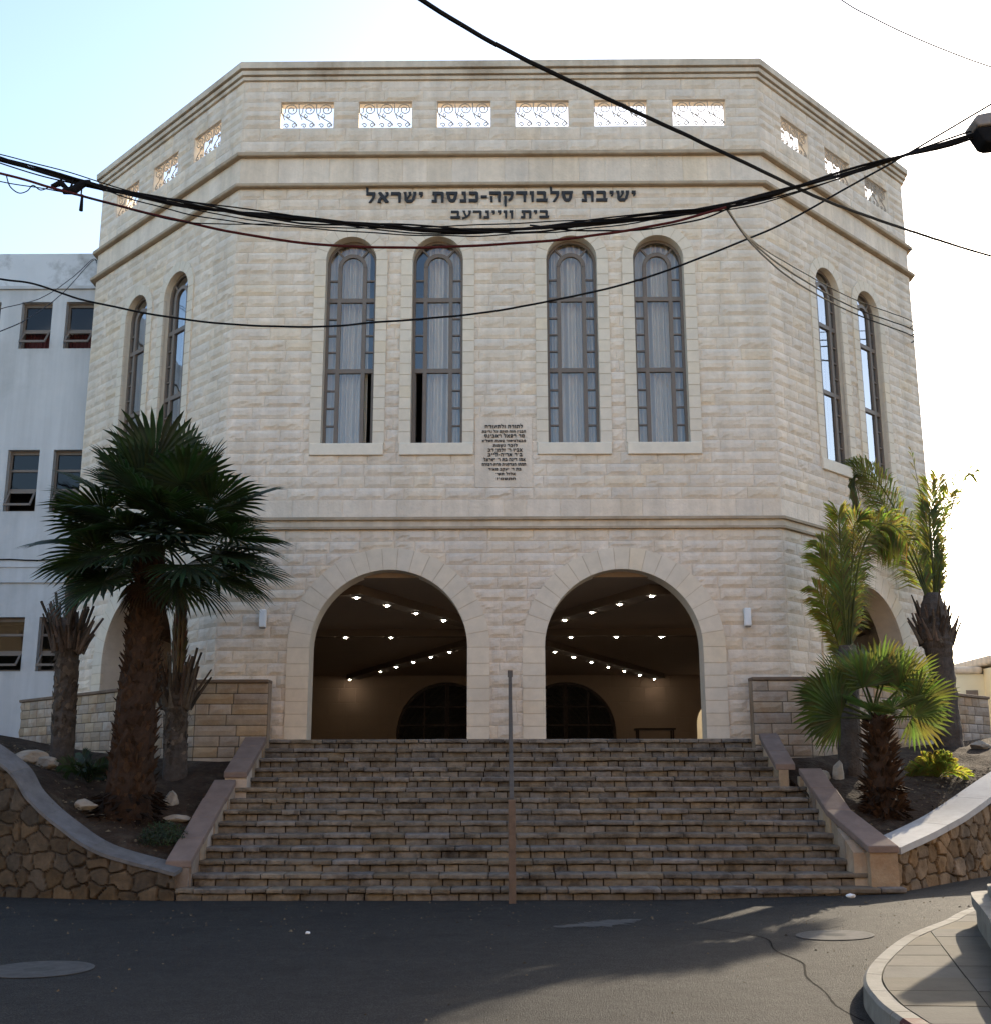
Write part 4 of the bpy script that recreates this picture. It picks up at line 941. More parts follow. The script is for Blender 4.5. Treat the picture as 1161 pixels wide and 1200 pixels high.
def fan_crown(c, n, petl, R_, elmin, elmax, seed, tint=(1, 1, 1), nb=34, dirs=None, droop=.25):
    rs = random.getstate(); random.seed(seed); mb = MB()
    for i in range(n):
        t = (i + .5) / n
        az = i * 2.39996 + rnd(-.25, .25); el = elmax + (elmin - elmax) * t ** .8 + rnd(-.08, .08)
        d = Vector((math.cos(az) * math.cos(el), math.sin(az) * math.cos(el), math.sin(el)))
        k = rnd(.75, 1.15)
        fan_leaf(mb, Vector(c) + d * .08 + Vector((0, 0, -.2 * t)), d, petl * rnd(.8, 1.15), R_ * rnd(.85, 1.1), nb, R(rnd(200, 290)), droop * (1 + t), rnd(-.5, .5), tint=tuple(x * k for x in tint))
    for d, pl, rr in (dirs or []):
        fan_leaf(mb, Vector(c), Vector(d), pl, rr, nb, R(rnd(190, 260)), droop, rnd(-.4, .4), tint=tint)
    random.setstate(rs); return mb
def trunk(pts, rad, n=18, sub=5, rough=.12, seed=0, tintv=.2, rings=0):
    mb = MB(); P = catmull(pts, sub); prev = None
    for i, p in enumerate(P):
        t = i / (len(P) - 1); j = t * (len(rad) - 1); a = int(min(j, len(rad) - 2)); r = rad[a] + (rad[a + 1] - rad[a]) * (j - a)
        r *= 1 + (.05 if rings and i % 2 else 0); row = []
        for k in range(n):
            th = 2 * math.pi * k / n
            rr = r * (1 + rough * noise.noise(Vector((math.cos(th) * 3 + seed, math.sin(th) * 3, p.z * 6))))
            mb.tint = (1 + tintv * noise.noise(Vector((th * 2, p.z * 5, seed))),) * 3
            row.append(mb.vert((p.x + rr * math.cos(th), p.y + rr * math.sin(th), p.z)))
        if prev:
            for k in range(n): mb.f.append([prev[k], prev[(k + 1) % n], row[(k + 1) % n], row[k]])
        prev = row
    mb.f.append(prev); mb.tint = (1, 1, 1); return mb
def boots(mb, c0, c1, r0, r1, n, seed, ln=(.10, .22), wd=(.03, .07), out=.5, tint=None, updown=1):
    """old leaf bases sticking out of a trunk"""
    rs = random.Random(seed); c0, c1 = Vector(c0), Vector(c1)
    for i in range(n):
        t = rs.random(); th = rs.uniform(0, 2 * math.pi); c = c0.lerp(c1, t); r = (r0 + (r1 - r0) * t) * .94
        o = Vector((math.cos(th), math.sin(th), 0)); s = Vector((-o.y, o.x, 0)); L = rs.uniform(*ln); w_ = rs.uniform(*wd)
        g_ = rs.uniform(.6, 1.7); mb.tint = (g_ * 1.05, g_, g_ * .9) if not tint else tuple(x * g_ for x in tint)
        p = c + o * r; tip = p + o * L * out + Vector((0, 0, L * updown * rs.uniform(.3, 1)))
        b1, b2, b3 = p - s * w_, p + s * w_, p + o * .015 + Vector((0, 0, -.05))
        i0, i1, i2 = mb.vert(b1), mb.vert(b2), mb.vert(b3); e = s * w_ * .45
        t1, t2 = mb.vert(tip - e), mb.vert(tip + e)
        mb.f += [[i0, i1, t2, t1], [i0, t1, i2], [i1, i2, t2], [i2, t1, t2]]
    mb.tint = (1, 1, 1)
def frond(mb, pts, leaf=.4, n=60, r=.014, ang=R(38), tint=(1, 1, 1), t0=.12, hang=.12, dens=1.0, both=True):
    """feather palm frond: a tapering midrib with leaflets in two ranks"""
    P = catmull(pts, 8); mb.tint = (tint[0] * .9, tint[1] * .85, tint[2] * .8)
    mb.tube(P, [r * (1 - .8 * i / (len(P) - 1)) for i in range(len(P))], 5, False)
    for i in range(n):
        t = t0 + (1 - t0) * (i + .5) / n; j = t * (len(P) - 1); a = min(int(j), len(P) - 2); p = P[a].lerp(P[a + 1], j - a); d = (P[a + 1] - P[a]).normalized()
        s = d.cross(Vector((0, 1, .25)));
        if s.length < .1: s = d.cross(Vector((1, 0, 0)))
        s.normalize(); up = s.cross(d)
        for sg in ((-1, 1) if both else (1,)):
            if random.random() > dens: continue
            L = leaf * (.62 + .38 * math.sin(math.pi * min(1, t * .9 + .1))) * rnd(.8, 1.2); an = ang * rnd(.8, 1.2)
            v = (d * math.cos(an) + s * sg * math.sin(an) + up * (.22 + rnd(-.14, .14))).normalized()
            md = p + v * L * .55; tip = p + v * L + Vector((0, 0, -(hang + rnd(0, .14)) * L)) ; wv = v.cross(up).normalized() * .012
            mb.tint = tuple(c * rnd(.65, 1.3) for c in tint)
            i0, i1, i2, i3 = mb.vert(p), mb.vert(md + wv), mb.vert(md - wv), mb.vert(tip)
            mb.f.append([i0, i1, i3, i2])
    mb.tint = (1, 1, 1)

# tall fan palm left
T = thing('fan_palm', 'tall dark green fan palm with thick shaggy trunk left of the stairs', 'palm tree')
zb = soilz(-5.15, -2.8, True) - .1
mb = trunk([(-5.16, -2.8, zb - .6), (-5.15, -2.8, zb + .6), (-5.13, -2.82, 2.6), (-5.1, -2.8, 3.6), (-5.06, -2.8, 4.75)], [.40, .30, .26, .22, .18], 24, 8, .2, 1)
boots(mb, (-5.15, -2.8, zb + .1), (-5.08, -2.8, 4.6), .315, .19, 620, 3, (.08, .26), (.02, .06), .42, updown=.55)
boots(mb, (-5.15, -2.8, zb - .05), (-5.15, -2.8, zb + .35), .46, .40, 120, 4, (.12, .28), (.02, .05), .7, tint=(.35, .33, .3), updown=-.4)
mb.build('trunk', M['redtrunk'], T)
fc = fan_crown((-4.90, -2.8, 5.02), 34, .82, .88, R(-32), R(80), 24, nb=26,
    dirs=[((1, -.35, -.05), 1.15, .9), ((1, -.1, .40), 1.1, .9), ((.9, -.3, -.6), 1.1, .8), ((1, .1, -.3), 1.15, .85), ((-1, -.3, -.1), 1.1, .9), ((-.75, .2, .75), .85, .85), ((.5, .1, .9), .8, .9), ((-.35, -.5, .8), .7, .9), ((.2, -1, .25), .7, .95), ((-.4, -1, -.1), .75, .9), ((-.9, .1, .35), 1.1, .9),
          ((.45, -1, .0), .65, .95), ((-.25, -1, -.5), .6, .75), ((-.9, -.5, -.4), 1.0, .85), ((-.8, -.6, .2), .9, .9), ((-1, .1, -.6), 1.0, .75), ((.45, -.5, -.9), .85, .65), ((.2, .1, 1), .7, .85), ((.1, -1, -.12), .5, .8), ((-.45, -1, -.2), .5, .78), ((.6, -.9, -.3), .55, .75)], droop=.14)
fc.build('crown', M['fan'], T)
mb = MB(); random.seed(5)
for i in range(7):
    a = i * 2.4; d = Vector((math.cos(a), math.sin(a), -1.6)); fan_leaf(mb, Vector((-5.07, -2.8, 4.5)), d, .25, .5, 20, R(120), .4, tint=(.35, .31, .26))
mb.build('dry_leaves', M['deadleaf'], T)

# transplanted feather palms with cut leaf stubs
def stub_head(mb, c, r, n, ln, seed, flare=.55, z0=0., dz=.35, tint=(1, 1, 1)):
    rs = random.Random(seed)
    for i in range(n):
        t = i / n; th = i * 2.39996 + rs.uniform(-.4, .4); z = z0 + dz * t * rs.uniform(.7, 1.1); o = Vector((math.cos(th), math.sin(th), 0)); sd = Vector((-o.y, o.x, 0)) * rs.uniform(-.10, .10)
        L = ln * rs.choice((.35, .5, .7, .8, 1.0, 1.15)) * rs.uniform(.85, 1.15)
        p = Vector(c) + o * r * (1 - .3 * t) + Vector((0, 0, z)); g_ = rs.uniform(.45, 1.5); mb.tint = (tint[0] * g_ * rs.uniform(1, 1.2), tint[1] * g_, tint[2] * g_ * .9)
        f = flare * (1 - .45 * t) * rs.uniform(.5, 1.6)
        e = rs.uniform(.008, .022)
        mb.tube([p - Vector((0, 0, .08)), p + o * L * f * .55 + sd * .5 + Vector((0, 0, L * .45)), p + o * L * f + sd + Vector((0, 0, L))], [.05, rs.uniform(.018, .028), e], 6)
    for i in range(n * 3):       # hanging fibre
        th = rs.uniform(0, 6.28); o = Vector((math.cos(th), math.sin(th), 0)); L = rs.uniform(.08, .3); p = Vector(c) + o * r * rs.uniform(.9, 1.15) + Vector((0, 0, z0 + dz * rs.uniform(-.6, .8)))
        s_ = Vector((-o.y, o.x, 0)) * .006; g_ = rs.uniform(.5, 1.5); mb.tint = (g_ * 1.1, g_, g_ * .85); q_ = p + o * rs.uniform(.02, .12) + Vector((0, 0, rs.uniform(-1, .7) * L))
        mb.face([p - s_, p + s_, q_])
    mb.tint = (1, 1, 1)
def stub_palm(name, label, x, y, left, hgt, r, headz, seed, spear, bulge=1.5):
    T = thing(name, label, 'palm tree'); zb = soilz(x, y, left)
    mb = trunk([(x, y, zb - .2), (x, y, zb + .4), (x - .02, y, (zb + headz) / 2), (x - .03, y, headz - .25), (x - .04, y, headz), (x - .04, y, headz + .35)], [r * 1.12, r, r * .95, r * 1.0, r * bulge, r * .9], 18, 6, .14, seed, rings=1)
    boots(mb, (x, y, zb + .2), (x - .04, y, headz - .2), r * 1.02, r * 1.05, 150, seed + 5, (.05, .14), (.03, .07), .18, updown=.7)
    mb.build('trunk', M['trunk'], T)
    mb = MB(); stub_head(mb, (x - .04, y, headz - .12), r * 1.25, 70, .42, seed, dz=.42); mb.build('leaf_stubs', M['trunk'], T)
    mb = MB(); random.seed(seed)
    for i in range(7):
        a = i * 2.4; o = Vector((math.cos(a), math.sin(a), 0)) * .05
        mb.tint = (.75, .75, .7)
        P = [Vector((x - .04, y, headz + .2)) + o, Vector((x - .05, y, headz + spear * .5)) + o * 1.3, Vector((x - .07, y, headz + spear)) + o * .6]
        frond(mb, P, .26, 34, .03, R(14), (.8, .75, .6), .2, 0)
    mb.build('crown', M['deadleaf'], T)
    return T
stub_palm('feather_palm', 'bare grey palm trunk with ring of cut leaf stubs, nearest the white wing', -6.85, -.9, True, 3, .175, 3.62, 31, 1.75)
stub_palm('feather_palm', 'short bare palm trunk with cut leaf stubs between the fan palm and the stairs', -4.96, -1.3, True, 2, .17, 2.72, 32, 1.7)

# right side: palm with trunk behind the small fan palm, plume of green feather leaves
T = thing('feather_palm', 'palm with smooth brown trunk and green feather leaves behind the small fan palm', 'palm tree'); random.seed(41)
zb = soilz(5.36, -1.0, False); mb = trunk([(5.36, -1, zb - .2), (5.36, -1, 2.2), (5.38, -1, 2.9), (5.42, -1, 3.5)], [.19, .18, .17, .14], 18, 7, .1, 5, rings=1); mb.build('trunk', M['trunk'], T)
mb = MB()
for dx, dy, top, lit in ((-.14, .1, 5.05, 1.25), (-.06, -.15, 5.4, 1.1), (.02, .12, 5.55, 1.0), (.10, -.1, 5.35, .9), (-.2, -.1, 4.75, 1.3), (.06, .3, 5.2, .9)):  # left fronds tinted brighter, right ones darker: side light put into the colour
    frond(mb, [(5.43, -1, 3.15), (5.43 + dx * .3, -1 + dy * .3, 3.8), (5.44 + dx * .9, -1 + dy * .8, 4.5), (5.46 + dx * 1.6, -1 + dy * 1.4, top), (5.47 + dx * 2.1, -1 + dy * 1.8, top + .12)], .47, 105, .02, R(30), (lit, lit, .85), hang=.12)
for dy, c in ((-.1, .75), (.12, .85), (.3, .7)):
    frond(mb, [(5.44, -1, 3.15), (5.55, -1 + dy * .5, 4.1), (5.70, -1 + dy, 4.9), (5.95, -1 + dy * 1.4, 5.38), (6.22, -1 + dy * 1.6, 5.40), (6.45, -1 + dy * 1.7, 5.15)], .46, 110, .02, R(52), (c, c, .7), hang=.3)
for k in range(3): frond(mb, [(5.4, -1, 3.05), (5.27, -1.05, 3.55), (5.13 - .05 * k, -1.1 - .1 * k, 3.9 + .14 * k), (5.0 - .06 * k, -1.15 - .1 * k, 4.05 + .16 * k)], .34, 60, .014, R(38), (1.3, 1.2, .8), hang=.2)
mb.build('crown', M['frond'], T)
T = thing('feather_palm', 'tallest right palm with frayed stubs and two arching feather leaves against the sky', 'palm tree'); random.seed(43)
zb = soilz(8.0, 2.0, False); mb = trunk([(8.0, 2, 1.9), (8.0, 2, 2.8), (7.97, 2, 3.6), (7.93, 2, 4.0), (7.92, 2, 4.35), (7.93, 2, 4.8)], [.25, .22, .22, .30, .26, .12], 18, 6, .12, 6, rings=1); mb.build('trunk', M['trunk'], T)
mb = MB(); stub_head(mb, (7.92, 2, 3.92), .27, 70, .34, 8, dz=.5); mb.build('leaf_stubs', M['trunk'], T)
mb = MB()
for k in range(3):
    o = .10 * k
    frond(mb, [(7.93, 2, 4.35), (7.74 - o * .5, 1.95, 5.2), (7.40 - o, 1.85 + o, 6.15), (7.02 - o, 1.75 + o, 6.85), (6.66 - o * .4, 1.7, 7.05 - o * .5), (6.42, 1.65, 6.82 - o)], .62, 120, .022, R(44), (.85, .88, .72), hang=.34)
for dx, top, c in ((.05, 6.9, .85), (.16, 7.05, 1.0), (.30, 6.8, 1.1), (.02, 6.4, .8)):
    frond(mb, [(7.94, 2, 4.35), (8.0 + dx * .3, 2.05, 5.3), (8.02 + dx, 2.1 + dx, 6.2), (8.06 + dx * 1.8, 2.15 + dx, top)], .60, 110, .022, R(30), (c, c, .72), hang=.16)
frond(mb, [(7.94, 2, 4.35), (8.15, 2.0, 5.4), (8.42, 1.95, 6.4), (8.66, 1.9, 7.0), (8.86, 1.9, 7.05)], .4, 70, .016, R(38), (.8, .85, .7), dens=.6, hang=.3)
frond(mb, [(7.94, 2, 4.35), (7.98, 2.0, 5.6), (7.86, 1.95, 6.6), (7.74, 1.9, 7.5)], .3, 30, .014, R(14), (.7, .6, .5), dens=.25)
mb.build('crown', M['frond'], T)

# small fan palm right
T = thing('fan_palm', 'small sunlit fan palm with round bushy crown right of the stairs', 'palm tree')
zb = soilz(5.38, -2.4, False) - .08
mb = trunk([(5.38, -2.4, zb - .5), (5.38, -2.4, zb + .5), (5.37, -2.4, 1.8), (5.38, -2.4, 2.35)], [.24, .20, .15, .10], 18, 7, .16, 2)
boots(mb, (5.38, -2.4, zb), (5.38, -2.4, 2.35), .24, .13, 260, 13, (.10, .22), (.02, .045), .8, updown=.6); boots(mb, (5.38, -2.4, zb - .1), (5.38, -2.4, zb + .45), .28, .24, 120, 14, (.12, .28), (.015, .04), .7, tint=(.5, .46, .4), updown=-.4)
mb.build('trunk', M['redtrunk'], T)
fc = MB(); random.seed(78)
for d, pl, rr, tw in (((.10, -.32, .95), .50, .80, 0), ((.55, -.35, .72), .58, .74, -.5), ((-.38, -.42, .82), .52, .70, .4), ((-.92, -.35, .22), .66, .66, 1.1), ((-.84, -.45, .06), .64, .62, 1.2), ((-.95, -.1, .48), .66, .62, .9),
                      ((.95, -.3, .42), .62, .64, -1.0), ((.9, -.2, .08), .52, .58, -1.3), ((.72, .3, .7), .62, .72, -.6), ((-.5, .4, .72), .62, .70, .6), ((0, .5, .85), .58, .78, 0), ((.35, .1, .95), .55, .74, .3), ((-.15, .1, 1), .5, .72, -.2),
                      ((.32, -.75, .28), .42, .60, .2), ((-.35, -.8, .22), .44, .60, -.2), ((.85, .2, .35), .6, .6, -.8), ((-.7, .2, .35), .6, .6, .9)):
    k = rnd(.75, 1.2); fan_leaf(fc, Vector((5.33, -2.4, 2.30)), Vector(d), pl, rr, 27, R(rnd(190, 250)), .12, tw + rnd(-.15, .15), cup=.3, tint=(k, k, k))
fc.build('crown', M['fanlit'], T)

# young feather plants
def tuft(label, c, n, L, leaf, seed, mat, tint=(1, 1, 1), name='young_palm', spreadmin=.35, spreadmax=1.25):
    random.seed(seed); mb = MB(); c = Vector(c)
    for i in range(n):
        a = i * 2.39996 + rnd(-.2, .2); e = rnd(spreadmin, spreadmax); o = Vector((math.cos(a) * math.sin(e), math.sin(a) * math.sin(e), math.cos(e)))
        l = L * rnd(.75, 1.1); k = rnd(.7, 1.3)
        frond(mb, [c, c + o * l * .4 + Vector((0, 0, .05)), c + o * l * .75 + Vector((0, 0, .0)), c + o * l + Vector((0, 0, -.22 * l * math.sin(e)))], leaf, 30, .010, R(42), tuple(x * k for x in tint), .15)
    return tag(mb.build(name, mat), label, 'plant')
tuft('young dark palm with arching fronds among rocks at the left planter back', (-6.05, -1.9, soilz(-6.05, -1.9, True) - .05), 11, .62, .20, 51, M['fan'])
tuft('young yellow green palm beside the blue grey coping on the right', (6.75, -.75, soilz(6.75, -.75, False) - .05), 26, .46, .17, 52, M['frond'], (1.1, 1.1, .9))
random.seed(61); mb = MB(); c = Vector((-4.47, -3.42, soilz(-4.47, -3.42, True)))
for i in range(2600):
    v = Vector((rnd(-1, 1), rnd(-1, 1), rnd(-.2, 1)))
    if v.length > 1 or v.length < .35: continue
    p = c + Vector((v.x * .34, v.y * .30, v.z * .26 + .02)); n = v.normalized(); t = Vector((rnd(-1, 1), rnd(-1, 1), rnd(-.3, 1))).normalized(); u_ = n.cross(t)
    if u_.length < .1: continue
    u_.normalize(); k = rnd(.6, 1.4); mb.tint = (k, k, k)
    mb.face([p - u_ * .012, p + t * .03 + u_ * .004, p + t * .055, p + u_ * .012 + t * .01])
tag(mb.build('low_shrub', M['shrub']), 'small round dark green shrub at the foot of the left planter', 'shrub')

# rocks
def rock(label, x, y, z, sx, sy, sz, seed, rot=0, group=None):
    bm = bmesh.new(); bmesh.ops.create_icosphere(bm, subdivisions=3, radius=1); rs = random.Random(seed)
    m = Matrix.Rotation(rot, 3, 'Z'); planes = [(Vector((rs.uniform(-1, 1), rs.uniform(-1, 1), rs.uniform(-.6, 1))).normalized(), rs.uniform(.55, .85)) for _ in range(9)]
    for v in bm.verts:
        p = v.co.copy()
        for n, d in planes:
            k = p.dot(n)
            if k > d: p -= n * (k - d)
        p *= 1 + .10 * noise.fractal(p * 2.2 + Vector((seed, 0, 0)), .8, 2, 3)
        v.co = m @ Vector((p.x * sx, p.y * sy, p.z * sz))
    me = bpy.data.meshes.new('rock'); bm.to_mesh(me); bm.free(); me.materials.append(M['rock'])
    o = bpy.data.objects.new('rock', me); COL.objects.link(o); o.location = (x, y, z)
    return tag(o, label, 'rock', 'rocks in the planters')
for args in (
    ('long pale rock at the far left end of the left planter', -7.05, -1.7, .30, .15, .13, 1, .2), ('flat pale rock beside the bare palm trunk on the left', -6.72, -1.75, .25, .16, .10, 2, -.2),
    ('upright pale rock left of the young dark palm', -6.30, -1.45, .16, .13, .16, 3, .4), ('pale rock right of the young dark palm', -5.82, -1.4, .17, .14, .15, 4, 1),
    ('small rock left of the tall fan palm foot', -5.62, -3.15, .16, .11, .08, 5, .3), ('squat grey rock right of the tall fan palm foot', -4.72, -2.3, .13, .12, .15, 6, .8),
    ('long flat tan rock beside the left stair wall', -4.52, -2.75, .22, .12, .06, 7, .1)): 
    rock(args[0], args[1], args[2], soilz(args[1], args[2], True) + args[5] * .35, args[3], args[4], args[5], args[6], args[7])
for args in (('leaning tan rock slab beside the upper right stair wall', 4.72, -1.35, .26, .16, .13, 11, .5), ('pointed rock slab leaning on the smooth palm trunk', 5.05, -1.3, .10, .12, .26, 12, .2),
             ('pale rock at the foot of the right block wall', 6.12, -.5, .20, .15, .15, 13, .4), ('small pale stone near the tallest right palm', 8.35, 1.5, .20, .14, .09, 14, .1)):
    rock(args[0], args[1], args[2], soilz(args[1], args[2], False) + args[5] * .35, args[3], args[4], args[5], args[6], args[7])

# ================================================================== WHITE WING
WG = thing('white_wing', 'plain white plastered wing with small tilt windows left of the stone building', 'building')
WF = Frame((-8.62, 4.35), (1, 0), (0, -1))     # s is x + 8.62
X = lambda x: x + 8.62
ROWS_W = [(10.58, 11.66), (6.96, 8.30), (3.62, 4.73)]
COLS_W = [(-11.62, -10.93), (-10.47, -9.80), (-9.50, -8.86)]
mb = MB(); xs_ = [-22.0]
for a, b in COLS_W: xs_ += [a, b]
xs_.append(-8.42); zs_ = [0.0]
for a, b in ROWS_W[::-1]: zs_ += [a, b]
zs_.append(11.95)
for i in range(len(xs_) - 1):
    for k in range(len(zs_) - 1):
        if i % 2 == 1 and k % 2 == 1: continue
        WF.box(mb, X(xs_[i]), X(xs_[i + 1]), zs_[k], zs_[k + 1], -.22, 0)
mb.build('wall', M['plaster'], WG)
mb = MB(); WF.box(mb, -13.4, .2, 12.02, 12.86, -.5, -.12); mb.build('parapet', M['plaster_grey'], WG)
mb = MB(); WF.box(mb, -13.4, .18, 11.953, 12.02, -.3, .05); mb.build('cornice', M['plaster'], WG)
mb = MB(); WF.box(mb, -13.4, .15, 5.44, 5.50, 0, .05); WF.box(mb, -13.4, .15, 5.50, 5.76, 0, .03); WF.box(mb, -13.4, .15, 5.76, 5.80, 0, .055); mb.build('string_course', M['plaster'], WG)
mb = MB(); WF.box(mb, -13.4, .2, 0, 12.0, -6, -5.8); WF.box(mb, -13.4, .2, 11.7, 11.95, -5.8, -.3); WF.box(mb, -13.4, .2, 8.9, 9.1, -5.8, -.3); WF.box(mb, -13.4, .2, 5.3, 5.5, -5.8, -.3); mb.build('inner_walls', M['dark'], WG)
mb = MB(); mb.tube([WF(-13 + i * .3, 5.93 + .012 * math.sin(i * 1.7) + .01 * math.sin(i * .6), .02) for i in range(44)], .014, 6); mb.build('wall_cable', M['black'], WG)

for ri, (z0, z1) in enumerate(ROWS_W):
    for ci, (a, b) in enumerate(COLS_W):
        s0, s1 = X(a), X(b); mb = MB(); H0, H1 = -.20, -.14; f_ = .05
        WF.box(mb, s0, s0 + f_, z0, z1, H0, H1); WF.box(mb, s1 - f_, s1, z0, z1, H0, H1); WF.box(mb, s0 + f_, s1 - f_, z1 - f_ - .03, z1, H0, H1); WF.box(mb, s0 + f_, s1 - f_, z0, z0 + .04, H0, H1)
        zm = z0 + (z1 - z0) * (.42 if ri == 0 else .36); WF.box(mb, s0 + f_, s1 - f_, zm - .03, zm + .03, H0 + .003, H1 + .003)
        if ri: zq = z0 + (z1 - z0) * .68; WF.box(mb, s0 + f_, s1 - f_, zq - .025, zq + .025, H0 + .003, H1 + .003)
        Wn = mb.build('window', M['alu'], WG)
        g = MB(); g.face([WF(s0 + f_, zm, -.17), WF(s1 - f_, zm, -.17), WF(s1 - f_, z1 - f_, -.17), WF(s0 + f_, z1 - f_, -.17)]); g.build('pane', M['wingglass'], Wn)
        sh = MB(); t = .24; zl = z0 + .10; hh = H1 + .01      # tilted-out lower sash
        for (u0, u1) in ((s0 + f_, s0 + f_ + .04), (s1 - f_ - .04, s1 - f_)):
            sh.hexa([WF(u0, zl, hh + t + .03), WF(u1, zl, hh + t + .03), WF(u1, zl, hh + t), WF(u0, zl, hh + t), WF(u0, zm - .03, hh + .03), WF(u1, zm - .03, hh + .03), WF(u1, zm - .03, hh), WF(u0, zm - .03, hh)])
        WF.box(sh, s0 + f_ + .002, s1 - f_ - .002, zl, zl + .045, hh + t - .01, hh + t + .028); WF.box(sh, s0 + f_ + .002, s1 - f_ - .002, zm - .075, zm - .032, hh + .01, hh + .05)
        S2 = sh.build('tilt_sash', M['alu'], Wn)
        g = MB(); g.face([WF(s0 + .02, z0 + .02, -.30), WF(s1 - .02, z0 + .02, -.30), WF(s1 - .02, z1, -.30), WF(s0 + .02, z1, -.30)])
        if ri == 0:
            k = MB(); pv = None
            for i in range(41):
                s_ = s0 + (s1 - s0) * i / 40; cu = (k.vert(WF(s_, z0 - .02, -.36 + .025 * math.sin(s_ * 70))), k.vert(WF(s_, z0 + .46, -.36 + .025 * math.sin(s_ * 70))))
                if pv: k.f.append([pv[0], cu[0], cu[1], pv[1]])
                pv = cu
            k.build('curtain', M['redcurtain'], Wn)
mb = MB()
for x, y, z in ((-10.35, 6.2, 11.62), (-9.2, 6.0, 11.62)): mb.lathe([(.10, 0), (.10, .05)], (x, y, z), 12)
mb.build('room_lamp', M['roombulb'], WG)

# yellow house far right
YH = thing('yellow_house', 'pale yellow house with rounded stone roof edge far right behind the palms', 'house')
YF = Frame((15.45, 21.0), (1, 0), (0, -1))
mb = MB(); mb.box(15.45, 24, 21.0, 30, -.3, 4.95); mb.box(16.45, 24, 20.2, 21.0, -.3, 5.12); mb.build('wall', M['yellow'], YH)
mb = MB(); mb.box(15.3, 16.40, 20.85, 30.1, 4.953, 5.2); mb.box(16.3, 24.1, 20.05, 30.1, 5.205, 5.52); bevel(mb.build('roof', M['trim'], YH), .1, 3)
mb = MB(); YF.box(mb, .35, .75, 3.6, 4.4, 0, .03); mb.build('window', M['alu'], YH)
mb = MB(); mb.box(16.85, 16.95, 20.12, 20.198, 4.2, 4.9); mb.build('pipe', M['galv'], YH)

# added apartment block, unseen behind the viewpoint, bounces warm light and darkens the street
AB = thing('added_bounce_block', 'added apartment block, unseen behind the viewpoint, bouncing warm light onto the facade', 'building')
AF = Frame((26, -22.4), (-1, 0), (0, 1))
mb = MB(); zs_ = [0] + [e for k in range(3) for e in (1.2 + 3 * k, 2.5 + 3 * k)] + [9.6]; xs_ = [0] + [e for k in range(13) for e in (1.6 + 4 * k, 3.2 + 4 * k)] + [54]
for i in range(len(xs_) - 1):
    for k in range(len(zs_) - 1):
        if i % 2 == 1 and k % 2 == 1: continue
        AF.box(mb, xs_[i], xs_[i + 1], zs_[k], zs_[k + 1], -.3, 0)
mb.box(-28, 26, -32, -31.7, 0, 9.6); mb.box(-28, -27.7, -31.7, -22.7, 0, 9.6); mb.box(25.7, 26, -31.7, -22.7, 0, 9.6)
mb.build('wall', M['blockwall'], AB)
mb = MB(); mb.box(-28.2, 26.2, -32.2, -22.2, 9.602, 9.9); mb.build('roof', M['plaster_grey'], AB)
mb = MB(); AF.box(mb, .5, 53.5, .2, 9.5, -.5, -.35); mb.build('pane', M['darkglass'], AB)

# ================================================================== PAVEMENT, KERB, STONE PIER
KB = [(6.5, -5.6), (5.2, -6.55), (4.45, -7.45), (4.07, -8.05), (3.74, -8.5), (3.36, -9.05), (2.95, -9.8), (2.62, -10.5), (2.43, -11.05), (2.33, -11.55), (2.27, -12.1), (2.25, -13.2), (2.25, -16)]
KC = catmull([(x, y, 0) for x, y in KB], 8)
def knorm(i):
    d = (KC[min(i + 1, len(KC) - 1)] - KC[max(0, i - 1)]).normalized(); return Vector((-d.y, d.x, 0))   # toward the pavement
def kz(p): return road_z(p.x, p.y)
mb = MB(); S = 0; mb.tint = (1, 1, 1); red = MB()
for i in range(len(KC) - 1):
    a, b = KC[i], KC[i + 1]; na, nb_ = knorm(i), knorm(i + 1); S += (b - a).length
    if S > .62: a = a.lerp(b, .10); S = 0
    tgt = red if -14.4 < a.y < -12.25 else mb
    top, wd, ch = .15, .13, .02
    A = [a + Vector((0, 0, kz(a) - .08)), a + Vector((0, 0, kz(a) + top - ch)) + na * .012, a + na * (.012 + ch) + Vector((0, 0, kz(a) + top)), a + na * wd + Vector((0, 0, kz(a) + top)), a + na * wd + Vector((0, 0, kz(a) - .08))]
    Bq = [b + Vector((0, 0, kz(b) - .08)), b + Vector((0, 0, kz(b) + top - ch)) + nb_ * .012, b + nb_ * (.012 + ch) + Vector((0, 0, kz(b) + top)), b + nb_ * wd + Vector((0, 0, kz(b) + top)), b + nb_ * wd + Vector((0, 0, kz(b) - .08))]
    ia = [tgt.vert(p) for p in A]; ib = [tgt.vert(p) for p in Bq]
    for k in range(4): tgt.f.append([ia[k], ib[k], ib[k + 1], ia[k + 1]])
    tgt.f.append(ia[::-1]); tgt.f.append(ib)
tag(mb.build('kerb', M['kerb']), kind='structure')
tag(red.build('kerb_red', M['redpaint']), kind='structure')
